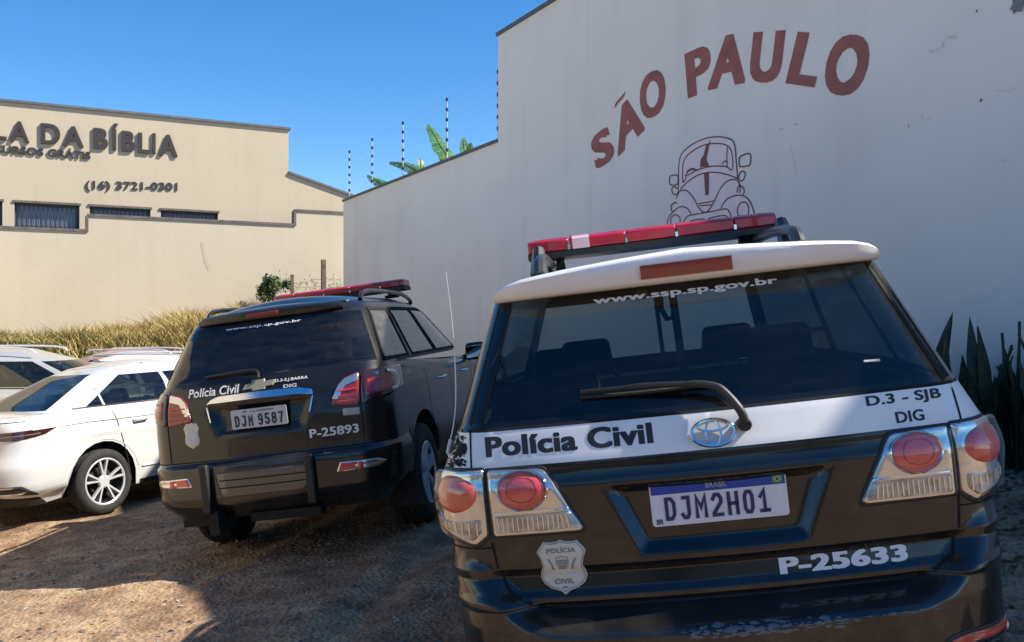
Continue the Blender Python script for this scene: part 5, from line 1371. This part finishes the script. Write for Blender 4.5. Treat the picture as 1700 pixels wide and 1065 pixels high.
for z in (.56, .61): B.ribbon('step_groove', [(-.30, z), (.30, z)], .008, M['gap'], .0075)
for x in (-.40, .345):
    g = MB(); g.box((x, -.025, .565), (.062, .05, .33)); bevel(g.obj('bumper_guard', M['trim'], rB), .012)
tb_ = MB(); tb_.box((-.37, .12, .33), (.07, .3, .16)); tb_.box((.1, .12, .33), (.5, .1, .06)); tb_.obj('tow_bracket', M['under'], rB, False)
for sg in (-1, 1):
    mf = MB(); mf.box((sg * .80, .60, .32), (.26, .015, .22)); mf.obj('mud_flap', M['rubber'], rB, False)
sB = MB(); xs = [k * .055 for k in range(-10, 11)]
for x in xs:
    q = abs(x); b = .14 * q * q + .12 * max(0, (q - .45) / .15) ** 2 * .5; z1 = 1.752 - .05 * q * q - .03 * max(0, (q - .45) / .15) ** 2
    for y, z in ((.50 + b, 1.682), (.392 + b, 1.684), (.384 + b, 1.70), (.388 + b, z1 - .012), (.41 + b, z1), (.57 + b * .5, 1.775 - .16 * q * q), (.8, 1.79 - .12 * q * q)): sB.v.append(Vector((x, y, z)))
n = 7; sB.f = [(i * n + k, i * n + k + 1, (i + 1) * n + k + 1, (i + 1) * n + k)[::-1] for i in range(len(xs) - 1) for k in range(n - 1)] + [tuple(range(n))[::-1], tuple(range((len(xs) - 1) * n, len(xs) * n))]
spB = sB.obj('spoiler', M['black2'], rB, True, 50)
bb = MB(); bb.box((-.03, .386, 1.712), (.24, .012, .028)); bevel(bb.obj('brake_light', M['dred'], spB), .004)
wB = MB(); wB.tube(smoothpts([B.Q(0, 1.268, .03, B.lo), B.Q(-.02, 1.30, .03, B.gh), B.Q(-.10, 1.315, .025, B.gh), B.Q(-.30, 1.31, .018, B.gh), B.Q(-.42, 1.305, .015, B.gh)], False, 4), .009, 8); wB.obj('wiper', M['trim'], rB)
for sg in (-1, 1):
    r = MB(); r.tube(smoothpts([(sg * .60, .72, 1.745), (sg * .60, .82, 1.80), (sg * .60, 1.2, 1.82), (sg * .59, 1.9, 1.815), (sg * .57, 2.3, 1.78), (sg * .56, 2.4, 1.74)], False, 5), .018, 8); r.obj('roof_rail', M['black2'], rB)
    mirror_(rB, .88, 3.02, 1.22, M['black2'], sg)
    for y in (1.02, 3.87): wheel(rB, sg * .90, y, .375, .26, .235, 6, M['alloy'], .12, sg, sw=.05)
    for y in (1.72, 2.72): handle(B, y, 1.06, M['chrome'], sg)
    doorseams(B, [(1.38, 1.22), (2.12, 2.12), (3.1, 3.15)], .42, 1.18, sg)
    def gy_(g, z):
        w, a, yc = B.corner(B.gh, z); return yc + (B.gh['yf'](z) - B.rcf * .45 - yc) * g
    for g0, g1 in ((-.02, .2), (.24, .52), (.545, .98)):
        pts = [(gy_(g0, 1.29), 1.29), (gy_(g1, 1.29), 1.29), (gy_(g1, 1.45), 1.45), (gy_(g1, 1.665), 1.665), (gy_(g0, 1.665), 1.665), (gy_(g0, 1.45), 1.45)]
        B.ribbon('window_frame', pts, .030, M['gap'], .003, byside=sg, closed=True, T=B.gh, thick=.003)
    B.ribbon('body_crease', [(.55, 1.135), (1.4, 1.15), (2.4, 1.14), (3.4, 1.12)], .008, M['black2'], .004, byside=sg, thick=.006)
    B.ribbon('belt_trim', [(.72, 1.272), (1.6, 1.275), (2.6, 1.272)], .016, M['trim'], .004, byside=sg, T=B.gh, thick=.003)
    B.ribbon('window_trim', [(.50, 1.20), (.80, 1.215)], .01, M['trim'], .003, byside=sg)
    B.panel('fuel_flap' if sg > 0 else 'vent', roundpoly([(.58, .92), (.58, 1.06), (.74, 1.06), (.74, .92)], .02, 3, .03), M['black2'], .0025, .001, byside=sg) if False else None
B.text('4X4 DIESEL', .78, 1.02, 1.125, 1.155, mat('silver_lettering', (.35, .40, .38), .35, metal=.6), 'side_lettering', .006, .01, byside=True) if False else B.text('P-25893', .62, .86, 1.15, 1.185, mat('silver_lettering', (.35, .40, .38), .35, metal=.6), 'side_lettering', .006, .01, byside=True)
lightbar(rB, 2.15, 1.905, 1.22, .30, feet=((-.46, 0), (.46, 0)), railz=1.80)

# ------------------------------------------------------------------ white sedan
rC = thing('white_sedan', 'white sedan with alloy wheel and smoked tail lamp, parked at the left edge', 'car', POSE_C)
rowsC = [.20, .24, .28, .32, .36, .42, .48, .54, .60, .66, .70, .74, .78, .82, .86, .90, .94, .98, 1.0, 1.02]
gh_rowsC = [1.02, 1.03, 1.05, 1.09, 1.14, 1.19, 1.24, 1.28, 1.31, 1.335, 1.36, 1.39, 1.42, 1.44, 1.455]
def extraC(q, z):
    e = -.05 * sm((.34 - z) / .06) * (1 - sm((q - 1.15) / .25)); e += .012 * math.exp(-((z - .80) / .018) ** 2) * (1 if q > .9 else .5); e += .02 * sm((.62 - z) / .05) * (1 - sm((q - 1.0) / .4)); return e
C_ = Car(rC, dict(yr=[(.20, .10), (.35, .02), (.60, .0), (.66, .03), (.75, .05), (.95, .06), (1.0, .075), (1.02, .10)], wr=[(.20, .70), (.35, .77), (.62, .80), (.9, .78), (.98, .74), (1.02, .70)], wm=[(.20, .83), (.45, .872), (.80, .88), (.94, .865), (1.0, .835), (1.02, .81)], yf=[(.20, 4.3), (.6, 4.45), (.85, 4.35), (1.02, 4.1)]),
          dict(yr=[(1.02, .48), (1.05, .56), (1.34, 1.20), (1.42, 1.45), (1.455, 1.68)], wr=[(1.02, .69), (1.10, .64), (1.34, .47), (1.42, .42), (1.455, .36)], wm=[(1.02, .80), (1.34, .645), (1.42, .57), (1.455, .48)], yf=[(1.02, 3.45), (1.36, 2.70), (1.42, 2.5), (1.455, 2.3)]),
          belt=lambda y: 1.02 - .03 * sm((y - 2) / 1.5) - .12 * sm((y - 3.3) / 1.0), rc=.27, bow=.13, zb0=.20, sill=.225, arches=[(.985, .37, .71), (3.63, .37, .70)], extra=extraC, nrear=12, rows=rowsC, ghrows=gh_rowsC, ghfr=[.02, .04, .07, .12, .155, .19, .25, .32,   .36, .40, .43, .465, .52, .60, .7, .8, .88, .93, .97, 1], crown=.03)
C_.split = ('side_window',)
def clsC(kind, i, j, tg, c, sg):
    if kind == 'locap': return 'drop' if in_cab(C_, c, .03) else 'body'
    if kind == 'ghcap': return 'body'
    if kind == 'gh':
        if 1.05 < c.z < 1.36:
            if tg == 'r' and j <= 12 + 1: return 'rear_glass'
            if tg == 'f': return 'windscreen'
            if tg[0] == 'g' and c.z < 1.335:
                g = float(tg[1:])
                if .04 <= g < .42 or .465 <= g < .95: return 'side_window'
        return 'body'
    if tg[0] == 'r' and c.z < .62: return 'bumper'
    return 'body'
C_.build(clsC, dict(body=M['wpaint'], bumper=M['wpaint'], rear_glass=M['glassm'], windscreen=M['glassc'], side_window=M['glassm']), {})
interior(rC, .7, 3.2, .72, .45, .92, 1.55, 2.3, .98, hr=.15)
underbody(rC, .2, 4.1, .60, .20, .56, (.985, 3.63))
for sg in (-1, 1):
    mir = sg < 0
    t = C_.panel('tail_light', roundpoly([(.40, .835), (.74, .818), (1.0, .85), (1.12, .905), (1.09, .913), (.74, .900), (.40, .893)], .012, 3, .03), M['lampdark'], .008, .006, mirror=mir, scoord=True, rings=(0, .2, .4, .6, .8), T=C_.lo, center=(.80, .865))
    C_.ribbon('lens_bar', [(sg * .45, .85), (sg * .95, .868)], .012, M['m_smoke'], .011, scoord=True, parent=t, T=C_.lo)
    C_.ribbon('window_trim', [(sg * .72, 1.0), (sg * .9, 1.0)], .004, M['trim'], .001, scoord=True, T=C_.lo) if False else None
    C_.ribbon('belt_trim', [(.80, 1.045), (1.4, 1.045), (2.2, 1.045), (3.1, 1.045)], .014, M['trim'], .003, byside=sg, T=C_.gh)
    C_.ribbon('door_pillar', [(1.14, 1.05), (1.17, 1.235)], .022, mat('pale_pillar', (.5, .51, .5), .4), .004, byside=sg, T=C_.gh)
    C_.ribbon('lower_trim', [(1.4, .245), (2.4, .245), (3.2, .245)], .05, M['trim'], .003, byside=sg)
    for y in (1.42, 2.45): handle(C_, y, .875, M['wpaint'], sg, .18)
    doorseams(C_, [(1.30, 1.12), (2.25, 2.2), (3.2, 3.2)], .27, 1.01, sg)
    mirror_(rC, .82, 2.95, 1.05, M['wpaint'], sg, .9)
    C_.ribbon('body_crease', [(.30, .90), (.9, .915), (1.8, .905), (3.2, .885)], .006, M['wpaint'], .002, byside=sg, thick=.007)
    C_.ribbon('body_crease', [(1.42, .40), (2.4, .38), (3.2, .36)], .010, M['wpaint'], .002, byside=sg, thick=.008)
    C_.ribbon('arch_crease', [(.985 + .405 * math.cos(a), .30 + .43 * math.sin(a)) for a in [math.pi * k / 12 for k in range(1, 12)]], .006, M['wpaint'], .004, byside=sg)
    for y in (.985, 3.63): wheel(rC, sg * .865, y, .315, .205, .225, 5, M['alloy'], .20, sg, sw=.026)
    C_.panel('bumper_vent', roundpoly([(.42, .33), (.70, .335), (.93, .30), (.80, .41), (.42, .415)], .015, 3, .03), M['trim'], .004, .003, mirror=mir, scoord=True, T=C_.lo)
    C_.ribbon('vent_chrome', [(sg * .42, .405), (sg * .78, .40), (sg * .84, .36), (sg * .78, .345), (sg * .42, .35)], .014, M['chrome'], .008, scoord=True, T=C_.lo, thick=.003)
C_.panel('diffuser', roundpoly([(-.95, .20), (.95, .20), (.93, .275), (.6, .31), (-.6, .31), (-.93, .275)], .01, 3, .05), M['trim'], .005, .003, scoord=True, T=C_.lo, rings=wideR)
C_.ribbon('lid_seam', [(-.72, .985), (.72, .985)], .006, M['gap'], .001, T=C_.lo)
fa = MB(); fa.box((0, 1.62, 1.495), (.03, .12, .03), None, .3); bevel(fa.obj('roof_antenna', M['trim'], rC), .006)

# ------------------------------------------------------------------ three cars parked behind
def plain_car(name, label, px, y, yaw, paint, L=4.2, H=1.58, belt=1.02, wd=.86, rails=True, seed=0, flip=False, cat='car'):
    m0 = Matrix.Translation((px, y, gz(px + 1.5, y))) @ Matrix.Rotation(-R_(yaw), 4, 'Z')
    r = thing(name, label, cat, m0, 'cars parked crosswise behind the white sedan')
    t = H - .06
    rows = [.22, .3, .4, .5, .6, .7, .8, .9, .97, belt]; gr = [belt, belt + .02, belt + .05, belt + .15, belt + .25, t - .17, t - .12, t - .07, t - .03, t]
    c = Car(r, dict(yr=[(.22, .1), (.4, .0), (.7, .02), (belt, .08)], wr=[(.22, .7), (.5, .78), (belt, .74)], wm=[(.22, .8), (.5, wd), (belt - .1, wd - .01), (belt, wd - .05)], yf=[(.22, L - .15), (.5, L), (.8, L - .1), (belt, L - .35)]),
            dict(yr=[(belt, .14), (t - .12, .50), (t, .85)], wr=[(belt, .73), (t - .12, .60), (t, .47)], wm=[(belt, wd - .06), (t - .12, .66), (t, .5)], yf=[(belt, L - 1.0), (t - .12, L - 1.85), (t, L - 2.3)]),
            belt=lambda yy: belt - .12 * sm((yy - L + 1.2) / 1.1), rc=.24, bow=.12, zb0=.22, sill=.24, arches=[(.85, .36, .70), (L - .85, .36, .70)], nrear=6, rows=rows, ghrows=gr, ghfr=[.02, .06, .13, .2, .24, .3, .38, .46, .5, .58, .68, .8, .9, .96, 1], crown=.05)
    c.split = ('side_window',)
    def cl(kind, i, j, tg, p, sg):
        if kind == 'locap': return 'drop' if in_cab(c, p) else 'body'
        if kind == 'ghcap': return 'body'
        if kind == 'gh' and belt + .05 < p.z < t - .12:
            if tg == 'r': return 'rear_glass' if j < 8 else 'body'
            if tg == 'f': return 'windscreen'
            g = float(tg[1:])
            if .06 <= g < .19 or .24 <= g < .46 or .5 <= g < .95: return 'side_window'
        return 'body'
    c.build(cl, dict(body=paint, rear_glass=M['glassm'], windscreen=M['glassm'], side_window=M['glassm']), {})
    interior(r, .5, L - 1.1, .68, .45, belt - .08, 1.2, 2.05, belt + .05)
    underbody(r, .2, L - .2, .6, .22, .55, (.85, L - .85))
    for yy in (.85, L - .85):
        for sg in (-1, 1): wheel(r, sg * (wd - .01), yy, .32, .2, .215, 5, M['alloy'], 0, sg, simple=True)
    for sg in (-1, 1):
        if rails:
            mb = MB(); mb.tube(smoothpts([(sg * .54, .75, t), (sg * .54, .85, t + .055), (sg * .53, 1.5, t + .07), (sg * .51, 2.1, t + .055), (sg * .5, 2.25, t - .01)], False, 4), .016, 6); mb.obj('roof_rail', M['alloy'], r)
        mirror_(r, wd - .06, L - 1.35, belt + .05, paint, sg, .85)
        c.ribbon('belt_trim', [(.6, belt + .035), (L - 1.4, belt + .035)], .014, M['trim'], .003, byside=sg, T=c.gh)
    return r
m_silver = mat('silver_paint', (.52, .53, .53), .3, metal=.35, coat=1); m_redp = mat('dusty_red_paint', (.33, .20, .19), .35, coat=.7); m_w2 = mat('pearl_white_paint', (.72, .71, .70), .28, coat=1)
plain_car('silver_wagon', 'silver car with roof rails and blue reflecting windows, half hidden at far left', -9.0, 13.2, 88, m_silver, 4.3, 1.66, 1.08)
plain_car('white_hatchback', 'white car whose roof shows just above the white sedan, right of the silver one', -7.6, 15.1, 86, m_w2, 4.2, 1.50, 1.0, rails=True)
plain_car('red_hatchback', 'faded red car of which only the roof shows below the dry grass', -8.5, 16.9, 87, m_redp, 4.1, 1.55, 1.0, rails=True)
